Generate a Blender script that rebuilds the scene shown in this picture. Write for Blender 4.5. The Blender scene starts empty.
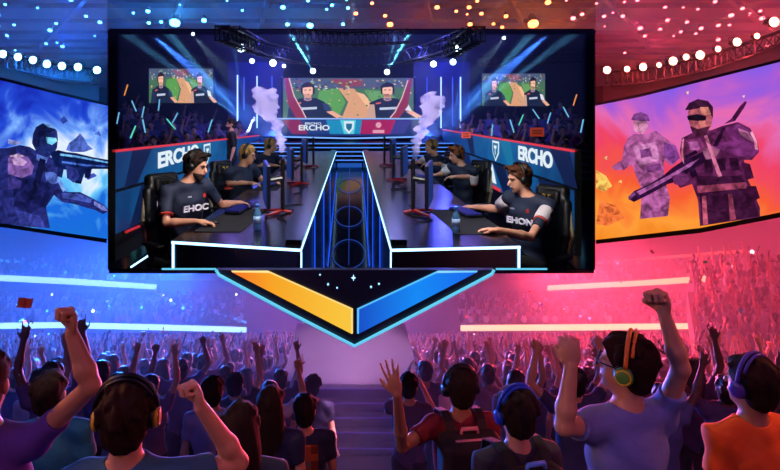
import bpy, bmesh, math, random
import numpy as np
from mathutils import Vector, Matrix
PI = math.pi
SC = bpy.context.scene
COL = SC.collection
rnd = random.Random(7)
# ------------------------------------------------------------------ camera, world, exposure
CZ = 16.0                       # eye height above the arena floor (top of the raked stand)
FP, CX, CY = 560.0, 351.0, 111.0
cam = bpy.data.cameras.new('camera'); camo = bpy.data.objects.new('camera', cam); COL.objects.link(camo)
camo.location = (0, 0, CZ); camo.rotation_euler = (PI/2, 0, 0)
cam.sensor_width = 36; cam.lens = FP/780*36; cam.shift_x = 39/780; cam.shift_y = -124/780
cam.clip_start = .05; cam.clip_end = 200
SC.camera = camo
SC.view_settings.view_transform = 'Standard'; SC.view_settings.look = 'None'
SC.view_settings.exposure = 0.0; SC.view_settings.gamma = 1.0
SC.view_settings.use_curve_mapping = False
try:
    SC.cycles.use_denoising = True; SC.cycles.denoiser = 'OPENIMAGEDENOISE'
    SC.cycles.max_bounces = 6; SC.cycles.volume_bounces = 1; SC.cycles.transparent_max_bounces = 12
    SC.cycles.sample_clamp_indirect = 4; SC.cycles.volume_step_rate = 4; SC.cycles.volume_max_steps = 64
    SC.cycles.caustics_reflective = False; SC.cycles.caustics_refractive = False
except Exception: pass
w = bpy.data.worlds.new('world'); SC.world = w; w.use_nodes = True
w.node_tree.nodes['Background'].inputs[0].default_value = (.035, .02, .10, 1)
w.node_tree.nodes['Background'].inputs[1].default_value = 1.0

def Q(px, py, d):               # a point d metres ahead that the camera sees at that place
    return Vector(((px-CX)*d/FP, d, CZ-(py-CY)*d/FP))
def light(kind, name, loc, color, power, aim=None, size=.1, angle=60, blend=.3):
    l = bpy.data.lights.new(name, kind); o = bpy.data.objects.new(name, l); COL.objects.link(o)
    o.location = loc; l.color = color; l.energy = power
    if kind == 'AREA': l.size = size
    elif kind != 'SUN': l.shadow_soft_size = size
    if kind == 'SPOT': l.spot_size = math.radians(angle); l.spot_blend = blend
    if aim is not None:
        o.rotation_euler = (Vector(aim)-Vector(loc)).to_track_quat('-Z', 'Y').to_euler()
    return o
BLUE, RED, MAG, CYAN = (.02, .16, 1), (1, .03, .07), (.75, .12, .9), (.2, .7, 1)
# arena: added wash lamps out of view, behind the stage house and at the sides
SB, SR = (.02, .15, 1), (1, .055, .12)
light('SPOT', 'arena_wash_blue', Q(190, 256, 31), SB, 42000, aim=(-11, 10, CZ-6), size=.8, angle=85, blend=.8)
light('SPOT', 'arena_wash_blue_near', Q(125, 263, 13), SB, 6500, aim=(-4.6, 4, CZ-3.5), size=.5, angle=110, blend=.8)
light('SPOT', 'arena_wash_red', Q(530, 256, 31), SR, 52000, aim=(13, 10, CZ-6), size=.8, angle=85, blend=.8)
light('SPOT', 'arena_wash_red_near', Q(580, 263, 13), SR, 5200, aim=(6.0, 4, CZ-3.5), size=.5, angle=90, blend=.8)
light('SPOT', 'arena_wash_violet', Q(352, 262, 20), (.85, .25, .9), 9000, aim=(0, 8, CZ-5.6), size=.6, angle=95, blend=.8)
light('SPOT', 'arena_wash_side_blue', (-24, 24, CZ-3.4), (.015, .17, 1), 17000, aim=(-12, 38, CZ-12), size=.8, angle=130, blend=.6)
light('SPOT', 'arena_wash_side_red', (28, 24, CZ-3.4), (1, .07, .16), 16000, aim=(14, 38, CZ-12), size=.8, angle=130, blend=.6)
light('SPOT', 'key_orange_left', (-2.9, 2.6, CZ+.2), (1, .42, .16), 130, aim=Q(130, 390, 2.2), size=.15, angle=80)  # warm key lamps added out of view, beside the near audience
light('SPOT', 'key_orange_right', (4.0, 3.0, CZ+.1), (1, .25, .12), 130, aim=Q(640, 390, 2.4), size=.15, angle=80)
light('AREA', 'arena_fill_blue', (-4.5, -1.0, CZ+3.5), (.20, .20, 1), 85, aim=(-2, 5, CZ-2), size=2.0)  # soft fill added behind the camera for the backs of the crowd
light('AREA', 'arena_fill_rose', (4.5, -1.0, CZ+3.5), (1, .24, .42), 80, aim=(2.4, 5, CZ-2), size=2.0)
light('SPOT', 'platform_fill', (.2, 11.2, CZ-2.75), (1, .55, .85), 300, aim=(.0, 11.4, CZ-4.9), size=.2, angle=75)  # added spot without a fixture, brightens the platform top
light('SPOT', 'aisle_fill', (0, 6.2, CZ-2.7), (1, .45, .8), 260, aim=(0, 6.6, CZ-6), size=.15, angle=45)  # added spot without a fixture, brightens the lower walkway
light('SPOT', 'audience_key_left', (-2.6, -.6, CZ+.6), (1, .38, .16), 110, aim=Q(150, 400, 2.1), size=.2, angle=40)  # warm key lamps added next to the camera to lift arms and skin
light('SPOT', 'audience_key_right', (3.0, -.6, CZ+.6), (1, .30, .22), 35, aim=Q(620, 390, 2.4), size=.2, angle=45)
light('SPOT', 'crowd_wash_rose', (8.5, 5.5, CZ+2.4), (1, .16, .26), 1500, aim=(5.5, 11, CZ-5), size=.2, angle=75, blend=.8)  # washes added overhead out of view, give the middle crowd its colour
light('SPOT', 'crowd_wash_blue', (-8.5, 5.5, CZ+2.4), (.22, .24, 1), 1300, aim=(-5, 11, CZ-5), size=.2, angle=75, blend=.8)
# ceiling
light('POINT', 'ceiling_glow_blue', (-12, 24, CZ+3.0), (.01, .10, 1), 1100, size=.3)
light('POINT', 'ceiling_glow_red', (13, 24, CZ+3.0), SR, 600, size=.3)
# stage house interior
light('AREA', 'stage_key_left', (-.6, 4.3, CZ+.35), (1, .93, .9), 34, aim=Q(200, 185, 5), size=.35)  # key lamps added in front of the players to brighten them
light('AREA', 'stage_key_right', (.7, 4.3, CZ+.35), (1, .93, .9), 34, aim=Q(515, 205, 5), size=.35)
light('AREA', 'stage_wash_left', (-.4, 7.0, CZ+.9), (.6, .75, 1), 30, aim=Q(235, 180, 8), size=.6)
light('AREA', 'stage_wash_right', (.4, 7.0, CZ+.9), (.6, .75, 1), 30, aim=Q(470, 180, 8), size=.6)
light('POINT', 'stage_back_blue_left', (-2.6, 15.6, CZ+1.2), (.05, .06, 1), 200, size=.1)
light('POINT', 'stage_back_blue_right', (2.6, 15.6, CZ+1.2), (.05, .06, 1), 200, size=.1)
light('AREA', 'audience_wash_left', (-3.4, 11, CZ+2.2), (.35, .3, 1), 90, aim=(-4.6, 14, CZ), size=.8)
light('AREA', 'audience_wash_right', (3.4, 11, CZ+2.2), (.35, .3, 1), 90, aim=(4.6, 14, CZ), size=.8)

# ------------------------------------------------------------------ materials
MATS = {}
def lin(c): return tuple(((x/12.92) if x <= .04045 else ((x+.055)/1.055)**2.4) for x in c)
def mat(name, rgb, rough=.6, metal=0, emit=None, strength=0, bump=0, bscale=40, var=0, vscale=6):
    if name in MATS: return MATS[name]
    m = bpy.data.materials.new(name); m.use_nodes = True; nt = m.node_tree; b = nt.nodes['Principled BSDF']
    c = (*lin(rgb), 1)
    b.inputs['Base Color'].default_value = c; b.inputs['Roughness'].default_value = rough; b.inputs['Metallic'].default_value = metal
    if emit is not None:
        b.inputs['Emission Color'].default_value = (*lin(emit), 1); b.inputs['Emission Strength'].default_value = strength
    if bump or var:
        tc = nt.nodes.new('ShaderNodeTexCoord'); n = nt.nodes.new('ShaderNodeTexNoise')
        nt.links.new(tc.outputs['Object'], n.inputs['Vector']); n.inputs['Scale'].default_value = bscale
        if bump:
            bp = nt.nodes.new('ShaderNodeBump'); bp.inputs['Strength'].default_value = bump; bp.inputs['Distance'].default_value = .01
            nt.links.new(n.outputs['Fac'], bp.inputs['Height']); nt.links.new(bp.outputs['Normal'], b.inputs['Normal'])
        if var:
            n2 = nt.nodes.new('ShaderNodeTexNoise'); n2.inputs['Scale'].default_value = vscale
            nt.links.new(tc.outputs['Object'], n2.inputs['Vector'])
            mx = nt.nodes.new('ShaderNodeMix'); mx.data_type = 'RGBA'
            mx.inputs[6].default_value = c; mx.inputs[7].default_value = tuple(v*(1-var) for v in c[:3])+(1,)
            nt.links.new(n2.outputs['Fac'], mx.inputs[0]); nt.links.new(mx.outputs[2], b.inputs['Base Color'])
    if name.startswith('hair'): b.inputs['Specular IOR Level'].default_value = .15; b.inputs['Roughness'].default_value = .75
    MATS[name] = m; return m
def glow(name, rgb, s):
    return mat(name, (.02, .02, .02), .5, emit=rgb, strength=s)
def randmat(name, cols, rough=.8):
    m = bpy.data.materials.new(name); m.use_nodes = True; nt = m.node_tree; b = nt.nodes['Principled BSDF']
    oi = nt.nodes.new('ShaderNodeObjectInfo'); r = nt.nodes.new('ShaderNodeValToRGB'); r.color_ramp.interpolation = 'CONSTANT'
    e = r.color_ramp.elements
    while len(e) > 1: e.remove(e[-1])
    e[0].position = 0; e[0].color = (*lin(cols[0]), 1)
    for i, c in enumerate(cols[1:], 1):
        k = e.new(i/len(cols)); k.color = (*lin(c), 1)
    nt.links.new(oi.outputs['Random'], r.inputs[0]); nt.links.new(r.outputs[0], b.inputs['Base Color']); b.inputs['Roughness'].default_value = rough
    MATS[name] = m; return m
def haze_mat(name, rgb, dens, aniso=0.0):
    m = bpy.data.materials.new(name); m.use_nodes = True; nt = m.node_tree; nt.nodes.clear()
    o = nt.nodes.new('ShaderNodeOutputMaterial'); v = nt.nodes.new('ShaderNodeVolumeScatter')
    v.inputs['Color'].default_value = (*rgb, 1); v.inputs['Density'].default_value = dens; v.inputs['Anisotropy'].default_value = aniso  # point lamps added without fixtures, tint the roof trusses violet
    nt.links.new(v.outputs[0], o.inputs['Volume']); return m

SKIN = mat('skin', (.80, .58, .46), .5, bump=.05, var=.1)
SKIN_D = mat('skin_tan', (.66, .45, .34), .5, bump=.05, var=.1)
HAIR = mat('hair_dark_brown', (.13, .085, .065), .6, bump=.25, bscale=60)
HAIR_BLOND = mat('hair_blond', (.70, .52, .30), .5, bump=.5, bscale=90)
HAIR_BR = mat('hair_brown', (.30, .18, .11), .45, bump=.5, bscale=90)
BLACK = mat('black_plastic', (.03, .03, .035), .35)
BLACKM = mat('matt_black', (.012, .012, .016), .9)
TRUSSM = mat('truss_metal', (.20, .21, .26), .35, .9)
NAVY = mat('navy_panel', (.02, .04, .12), .3)
WHITE = mat('white_plastic', (.85, .86, .9), .4)
JERSEY = mat('jersey_navy', (.07, .12, .22), .75, bump=.15, bscale=60)
JEANS = mat('trousers_dark', (.05, .055, .08), .85)
ORANGE = mat('orange_cloth', (.90, .36, .08), .8, bump=.15)
SHIRT_R = randmat('crowd_shirt', [(.22,.24,.40), (.55,.50,.64), (.20,.20,.32), (.58,.32,.42), (.40,.42,.58), (.72,.68,.74), (.34,.26,.42), (.46,.34,.46)])
HAIR_R = randmat('crowd_hair', [(.07,.05,.06), (.12,.08,.07), (.05,.05,.07), (.2,.13,.1)], .5)
SKIN_R = randmat('crowd_skin', [(.76,.55,.44), (.6,.42,.33), (.82,.62,.5), (.45,.3,.24)], .55)

# ------------------------------------------------------------------ object helpers
def link(o, parent=None):
    COL.objects.link(o)
    if parent: o.parent = parent
    return o
def tag(o, label=None, cat=None, group=None, kind=None):
    if label: o['label'] = label
    if cat: o['category'] = cat
    if group: o['group'] = group
    if kind: o['kind'] = kind
    return o
def thing(name, label, cat, loc=(0, 0, 0), group=None):  # added spots aimed at the plume only to brighten the smoke
    o = bpy.data.objects.new(name, None); link(o); o.location = loc; o.empty_display_size = .1
    return tag(o, label, cat, group)
def dup_tree(root, loc, rotz=None, scale=None, label=None, group=None):
    r = root.copy(); COL.objects.link(r); r.location = loc
    if rotz is not None: r.rotation_euler = (0, 0, rotz)
    if scale: r.scale = (scale,)*3 if not isinstance(scale, tuple) else scale
    if label: r['label'] = label
    if group: r['group'] = group
    for ch in list(root.children):
        c = ch.copy(); COL.objects.link(c); c.parent = r
        for g in list(ch.children):
            d = g.copy(); COL.objects.link(d); d.parent = c
    return r
def mesh_obj(name, V, F, m, parent=None, smooth=True, origin=None, mats=None, fidx=None):
    V = np.asarray(V, dtype=np.float32)
    org = Vector((0, 0, 0))
    if parent is not None:
        p = parent
        while p is not None: org = org+Vector(p.location); p = p.parent
    elif origin is not None: org = Vector(origin)
    if len(V): V = V-np.array(org, dtype=np.float32)
    me = bpy.data.meshes.new(name)
    if isinstance(F, np.ndarray):
        n = F.shape[1]; me.vertices.add(len(V)); me.vertices.foreach_set('co', V.ravel())
        me.loops.add(F.size); me.loops.foreach_set('vertex_index', F.ravel().astype(np.int32))
        me.polygons.add(len(F)); me.polygons.foreach_set('loop_start', np.arange(0, F.size, n, dtype=np.int32))
        try: me.polygons.foreach_set('loop_total', np.full(len(F), n, dtype=np.int32))
        except Exception: pass
        me.update(calc_edges=True); me.validate()
    else:
        me.from_pydata([tuple(v) for v in V], [], F); me.update()
    for mm in (mats or [m]): me.materials.append(mm)
    if fidx is not None: me.polygons.foreach_set('material_index', np.asarray(fidx, dtype=np.int32))
    if smooth: me.polygons.foreach_set('use_smooth', np.ones(len(me.polygons), dtype=bool))
    o = bpy.data.objects.new(name, me)
    if parent is None and origin is not None: o.location = org
    return link(o, parent)

class MB:                       # gathers shapes into one mesh (world coordinates), several materials allowed
    def __init__(s): s.V = []; s.F = []; s.M = []; s.ms = []; s.cur = 0
    def use(s, m):
        if m not in s.ms: s.ms.append(m)
        s.cur = s.ms.index(m); return s
    def add(s, V, F):
        b = len(s.V); s.V += [tuple(v) for v in V]
        for f in F: s.F.append(tuple(i+b for i in f)); s.M.append(s.cur)
        return s
    def box(s, c, size, rot=None, bev=0):
        c = Vector(c); x, y, z = [v/2 for v in size]; R = rot or Matrix.Identity(3)
        b = min(bev, x*.99, y*.99, z*.99)
        if b <= 0:
            P = [(sx*x, sy*y, sz*z) for sz in (-1, 1) for sy in (-1, 1) for sx in (-1, 1)]
            F = [(0, 2, 3, 1), (4, 5, 7, 6), (0, 1, 5, 4), (2, 6, 7, 3), (0, 4, 6, 2), (1, 3, 7, 5)]
            return s.add([c+R@Vector(p) for p in P], F)
        bm = bmesh.new(); bmesh.ops.create_cube(bm, size=2)
        for v in bm.verts: v.co = Vector((v.co.x*x, v.co.y*y, v.co.z*z))
        bmesh.ops.bevel(bm, geom=list(bm.edges), offset=b, segments=2, profile=.5, affect='EDGES')
        bm.verts.index_update()
        s.add([c+R@v.co for v in bm.verts], [[v.index for v in f.verts] for f in bm.faces]); bm.free(); return s
    def tube(s, pts, r, n=8, closed=False):
        pts = [Vector(p) for p in pts]; L = len(pts); V = []; F = []; prev = None
        rs = r if isinstance(r, (list, tuple)) else [r]*L
        for i, p in enumerate(pts):
            t = (pts[(i+1) % L]-pts[i-1]) if closed else (pts[min(i+1, L-1)]-pts[max(i-1, 0)])
            t.normalize()
            if prev is None:
                a = Vector((0, 0, 1)) if abs(t.z) < .9 else Vector((1, 0, 0)); u = t.cross(a).normalized()
            else: u = (prev-t*prev.dot(t)).normalized()
            prev = u; v = t.cross(u)
            for k in range(n):
                a = 2*PI*k/n; V.append(p+(u*math.cos(a)+v*math.sin(a))*rs[i])
        for i in range(L if closed else L-1):
            j = (i+1) % L
            for k in range(n): F.append((i*n+k, i*n+(k+1) % n, j*n+(k+1) % n, j*n+k))
        if not closed: F.append(tuple(range(n))[::-1]); F.append(tuple((L-1)*n+k for k in range(n)))
        return s.add(V, F)
    def lathe(s, c, axis, prof, n=16):  # prof: (distance along axis, radius)
        c = Vector(c); t = Vector(axis).normalized(); a = Vector((0, 0, 1)) if abs(t.z) < .9 else Vector((1, 0, 0))
        u = t.cross(a).normalized(); v = t.cross(u); V = []; F = []
        for (h, r) in prof:
            for k in range(n):
                g = 2*PI*k/n; V.append(c+t*h+(u*math.cos(g)+v*math.sin(g))*r)
        for i in range(len(prof)-1):
            for k in range(n): F.append((i*n+k, i*n+(k+1) % n, (i+1)*n+(k+1) % n, (i+1)*n+k))
        F.append(tuple(range(n))[::-1]); F.append(tuple((len(prof)-1)*n+k for k in range(n)))
        return s.add(V, F)
    def prism(s, pts, ext):      # polygon (3D points) pushed along ext
        pts = [Vector(p) for p in pts]; n = len(pts); e = Vector(ext)
        V = pts+[p+e for p in pts]
        F = [tuple(range(n)), tuple(range(2*n-1, n-1, -1))]+[(i, i+n, (i+1) % n+n, (i+1) % n) for i in range(n)]
        return s.add(V, F)
    def quad(s, a, b, c, d): return s.add([a, b, c, d], [(0, 1, 2, 3)])
    def build(s, name, m=None, parent=None, smooth=False, origin=None):
        if not s.ms: s.ms = [m]
        o = mesh_obj(name, s.V, s.F, None, parent, smooth, origin, mats=s.ms, fidx=s.M)
        bm = bmesh.new(); bm.from_mesh(o.data); bmesh.ops.recalc_face_normals(bm, faces=bm.faces); bm.to_mesh(o.data); bm.free()
        return o
def struct(name, mb, m=None): return tag(mb.build(name, m), kind='structure')
def text_mesh(txt, size, bold=.02, ext=.004, sx=1.0):
    cu = bpy.data.curves.new('t', 'FONT'); cu.body = txt; cu.size = size; cu.offset = bold*size; cu.extrude = ext; cu.align_x = 'CENTER'; cu.align_y = 'CENTER'
    o = bpy.data.objects.new('t', cu); COL.objects.link(o)
    dg = bpy.context.evaluated_depsgraph_get(); me = bpy.data.meshes.new_from_object(o.evaluated_get(dg))
    V = [(v.co.x*sx, v.co.y, v.co.z) for v in me.vertices]; F = [tuple(p.vertices) for p in me.polygons]
    bpy.data.objects.remove(o); bpy.data.curves.remove(cu); bpy.data.meshes.remove(me)
    return V, F
def text_on(mb, txt, size, c, u, v, m, **k):   # lettering centred at c, along u, up v
    u = Vector(u).normalized(); v = Vector(v).normalized(); n = u.cross(v); V, F = text_mesh(txt, size, **k)
    mb.use(m).add([Vector(c)+u*p[0]+v*p[1]+n*p[2] for p in V], F)

# ------------------------------------------------------------------ smooth solids (signed distance, surface nets)
def smin(a, b, k):
    h = np.clip(.5+.5*(b-a)/k, 0, 1); return b*(1-h)+a*h-k*h*(1-h)
class Solid:
    def __init__(s): s.P = []
    def cap(s, a, b, ra, rb=None, k=.02, sub=False):
        s.P.append(('cap', np.array(a, float), np.array(b, float), ra, ra if rb is None else rb, k, sub)); return s
    def cone(s, a, b, ra, rb, k=.012):
        s.P.append(('cone', np.array(a, float), np.array(b, float), ra, rb, k, False)); return s
    def ell(s, c, r, R=None, k=.02, sub=False):
        s.P.append(('ell', np.array(c, float), np.array(r, float), np.array(R if R is not None else np.eye(3), float), max(r), k, sub)); return s
    def rbox(s, c, hs, R=None, rad=.02, k=.01):
        s.P.append(('box', np.array(c, float), np.array(hs, float), np.array(R if R is not None else np.eye(3), float), rad, k, False)); return s
    def cut(s, p, n): s.P.append(('cut', np.array(p, float), np.array(n, float))); return s
    def mesh(s, h, warp=None):
        lo = []; hi = []
        for p in s.P:
            if p[0] in ('cap', 'cone') and not p[6]:
                r = max(p[3], p[4]); lo.append(np.minimum(p[1], p[2])-r); hi.append(np.maximum(p[1], p[2])+r)
            elif p[0] == 'ell' and not p[6]: lo.append(p[1]-max(p[2])); hi.append(p[1]+max(p[2]))
            elif p[0] == 'box': r = np.linalg.norm(p[2])+p[4]; lo.append(p[1]-r); hi.append(p[1]+r)
        lo = np.min(lo, 0)-.03; hi = np.max(hi, 0)+.03
        n = np.ceil((hi-lo)/h).astype(int)+1
        ax = [lo[i]+np.arange(n[i])*h for i in range(3)]
        F = np.full(tuple(n), .2, dtype=np.float32)
        for p in s.P:
            if p[0] == 'cut':
                d = ((ax[0][:, None, None]-p[1][0])*p[2][0]+(ax[1][None, :, None]-p[1][1])*p[2][1]+(ax[2][None, None, :]-p[1][2])*p[2][2])
                F = np.maximum(F, d.astype(np.float32)); continue
            if p[0] in ('cap', 'cone'): r = max(p[3], p[4]); l = np.minimum(p[1], p[2])-r; u = np.maximum(p[1], p[2])+r
            elif p[0] == 'ell': r = max(p[2]); l = p[1]-r; u = p[1]+r
            else: r = np.linalg.norm(p[2])+p[4]; l = p[1]-r; u = p[1]+r
            k = p[5]; mg = k+3*h
            i0 = np.clip(np.floor((l-mg-lo)/h).astype(int), 0, n); i1 = np.clip(np.ceil((u+mg-lo)/h).astype(int)+1, 0, n)
            if np.any(i1 <= i0): continue
            X = ax[0][i0[0]:i1[0], None, None]; Y = ax[1][None, i0[1]:i1[1], None]; Z = ax[2][None, None, i0[2]:i1[2]]
            if p[0] in ('cap', 'cone'):
                a, b = p[1], p[2]; ab = b-a; L2 = max(ab@ab, 1e-9)
                t = ((X-a[0])*ab[0]+(Y-a[1])*ab[1]+(Z-a[2])*ab[2])/L2; tc = np.clip(t, 0, 1)
                if p[0] == 'cap':
                    d = np.sqrt((X-a[0]-ab[0]*tc)**2+(Y-a[1]-ab[1]*tc)**2+(Z-a[2]-ab[2]*tc)**2)-(p[3]+(p[4]-p[3])*tc)
                else:
                    rr = np.sqrt(np.maximum((X-a[0]-ab[0]*t)**2+(Y-a[1]-ab[1]*t)**2+(Z-a[2]-ab[2]*t)**2, 0))-(p[3]+(p[4]-p[3])*tc)
                    L = math.sqrt(L2); d = np.maximum(rr, np.maximum(-t*L, (t-1)*L))
            else:
                R = p[3]; dx, dy, dz = X-p[1][0], Y-p[1][1], Z-p[1][2]
                q = [dx*R[0][j]+dy*R[1][j]+dz*R[2][j] for j in range(3)]
                if p[0] == 'ell':
                    r3 = p[2]; k0 = np.sqrt(sum((q[j]/r3[j])**2 for j in range(3))); k1 = np.sqrt(sum((q[j]/r3[j]**2)**2 for j in range(3)))
                    d = k0*(k0-1)/np.maximum(k1, 1e-6)
                else:
                    e = [np.abs(q[j])-(p[2][j]-0) for j in range(3)]
                    d = np.sqrt(sum(np.maximum(v, 0)**2 for v in e))+np.minimum(np.maximum(e[0], np.maximum(e[1], e[2])), 0)-p[4]
            sl = (slice(i0[0], i1[0]), slice(i0[1], i1[1]), slice(i0[2], i1[2])); cur = F[sl]
            if p[6]: F[sl] = -smin(-cur, d, k)
            else: F[sl] = smin(cur, d, k)
        if warp is not None:
            F = F+warp(ax[0][:, None, None], ax[1][None, :, None], ax[2][None, None, :]).astype(np.float32)
        F[0] = F[-1] = .1; F[:, 0] = F[:, -1] = .1; F[:, :, 0] = F[:, :, -1] = .1
        return nets(F, lo, h)
def nets(F, lo, h):
    S = F < 0; nx, ny, nz = F.shape
    c = S[:-1, :-1, :-1].astype(np.int8)
    for i in (0, 1):
        for j in (0, 1):
            for k in (0, 1):
                if i+j+k: c = c+S[i:nx-1+i, j:ny-1+j, k:nz-1+k]
    act = (c > 0) & (c < 8); idx = -np.ones(act.shape, dtype=np.int32); I = np.argwhere(act); idx[act] = np.arange(len(I))
    acc = np.zeros((len(I), 3)); cnt = np.zeros(len(I))
    for axis in range(3):
        o1, o2 = [a for a in range(3) if a != axis]
        for a in (0, 1):
            for b in (0, 1):
                p = I.copy(); p[:, o1] += a; p[:, o2] += b; q = p.copy(); q[:, axis] += 1
                fa = F[p[:, 0], p[:, 1], p[:, 2]]; fb = F[q[:, 0], q[:, 1], q[:, 2]]; m = (fa < 0) != (fb < 0)
                t = np.where(m, fa/np.where(m, fa-fb, 1), 0); pos = p.astype(float); pos[:, axis] += t
                acc[m] += pos[m]; cnt[m] += 1
    V = acc/np.maximum(cnt, 1)[:, None]*h+lo
    Q4 = []
    for axis in range(3):
        sl0 = [slice(None)]*3; sl1 = [slice(None)]*3; sl0[axis] = slice(0, -1); sl1[axis] = slice(1, None)
        a = S[tuple(sl0)]; b = S[tuple(sl1)]; E = np.argwhere(a != b); o1, o2 = [(1, 2), (2, 0), (0, 1)][axis]
        E = E[(E[:, o1] > 0) & (E[:, o2] > 0)]
        def cell(d1, d2):
            p = E.copy(); p[:, o1] -= d1; p[:, o2] -= d2; return idx[p[:, 0], p[:, 1], p[:, 2]]
        q = np.stack([cell(1, 1), cell(0, 1), cell(0, 0), cell(1, 0)], 1)
        flip = ~a[E[:, 0], E[:, 1], E[:, 2]]; q[flip] = q[flip][:, ::-1]; Q4.append(q)
    Q4 = np.concatenate(Q4); return V, Q4[(Q4 >= 0).all(1)]

# ------------------------------------------------------------------ people
def nv(v): v = np.array(v, float); return v/np.linalg.norm(v)
def frame(f):
    f = nv(f); s = nv(np.cross(f, (0, 0, 1))); u = np.cross(s, f); return s, f, u      # right, forward, up
def hand(S, w, d, nrm, pose, side, k=.006, sc=1.0):
    """palm and five fingers at wrist w; d along the forearm, nrm the palm's facing, side = +1 thumb towards d x nrm"""
    d = nv(d); nrm = nv(np.array(nrm)-d*np.dot(nrm, d)); t = np.cross(d, nrm)*side
    R = np.stack([t, d, nrm], 1)
    S.ell(w+d*.045*sc, (.038*sc, .052*sc, .018*sc), R, k=.012)
    curl = {'fist': (80, 95, 70), 'open': (6, 8, 6), 'relax': (28, 35, 25), 'mouse': (12, 30, 25), 'grab': (50, 60, 40)}[pose]
    for i, (off, L) in enumerate(((.029, .92), (.010, 1.0), (-.010, .95), (-.027, .76))):
        p = w+d*(.084-.004*abs(i-1.3))*sc+t*off*sc; a = 0
        spread = {'open': 9}.get(pose, 2)*(1.5-i)
        dd = nv(d*math.cos(math.radians(spread))+t*math.sin(math.radians(spread)))
        r = .0092*sc
        for (ln, c) in zip((.042, .027, .021), curl):
            a += math.radians(c); q = p+(dd*math.cos(a)+nrm*math.sin(a))*ln*L*sc
            S.cap(p, q, r, r*.9, k=.0022); p = q; r *= .9
    p = w+d*.022*sc+t*.026*sc
    if pose == 'fist':
        q = p+(t*.022+d*.03+nrm*.022)*sc; S.cap(p, q, .013*sc, .011*sc, k=.008); S.cap(q, q+(-t*.028+d*.012+nrm*.012)*sc, .011*sc, .0095*sc, k=k)
    else:
        q = p+(t*.03+d*.03+nrm*.008)*sc; S.cap(p, q, .013*sc, .011*sc, k=.008); S.cap(q, q+(t*.010+d*.028+nrm*.006)*sc, .0105*sc, .009*sc, k=k)
def head_solid(S, H, f, k=.012):
    s, f, u = frame(f); R = np.stack([s, f, u], 1); L = lambda a, b, c: H+s*a+f*b+u*c
    S.ell(L(0, -.012, .028), (.076, .096, .090), R, k=.01)
    S.ell(L(0, .030, -.045), (.056, .062, .068), R, k=.03)
    S.ell(L(0, .062, -.092), (.026, .022, .018), R, k=.02)                    # chin
    S.cap(L(0, .088, .012), L(0, .110, -.024), .008, .014, k=.012)            # nose
    S.ell(L(-.031, .090, .010), (.016, .012, .010), R, k=.008, sub=True); S.ell(L(.031, .090, .010), (.016, .012, .010), R, k=.008, sub=True)
    S.cap(L(-.045, .078, .027), L(.045, .078, .027), .009, k=.012)            # brow
    S.cap(L(-.020, .087, -.055), L(.020, .087, -.055), .008, k=.006)          # lips
    for g in (-1, 1):
        S.ell(L(g*.078, -.008, -.004), (.012, .019, .032), R, k=.006)
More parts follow.
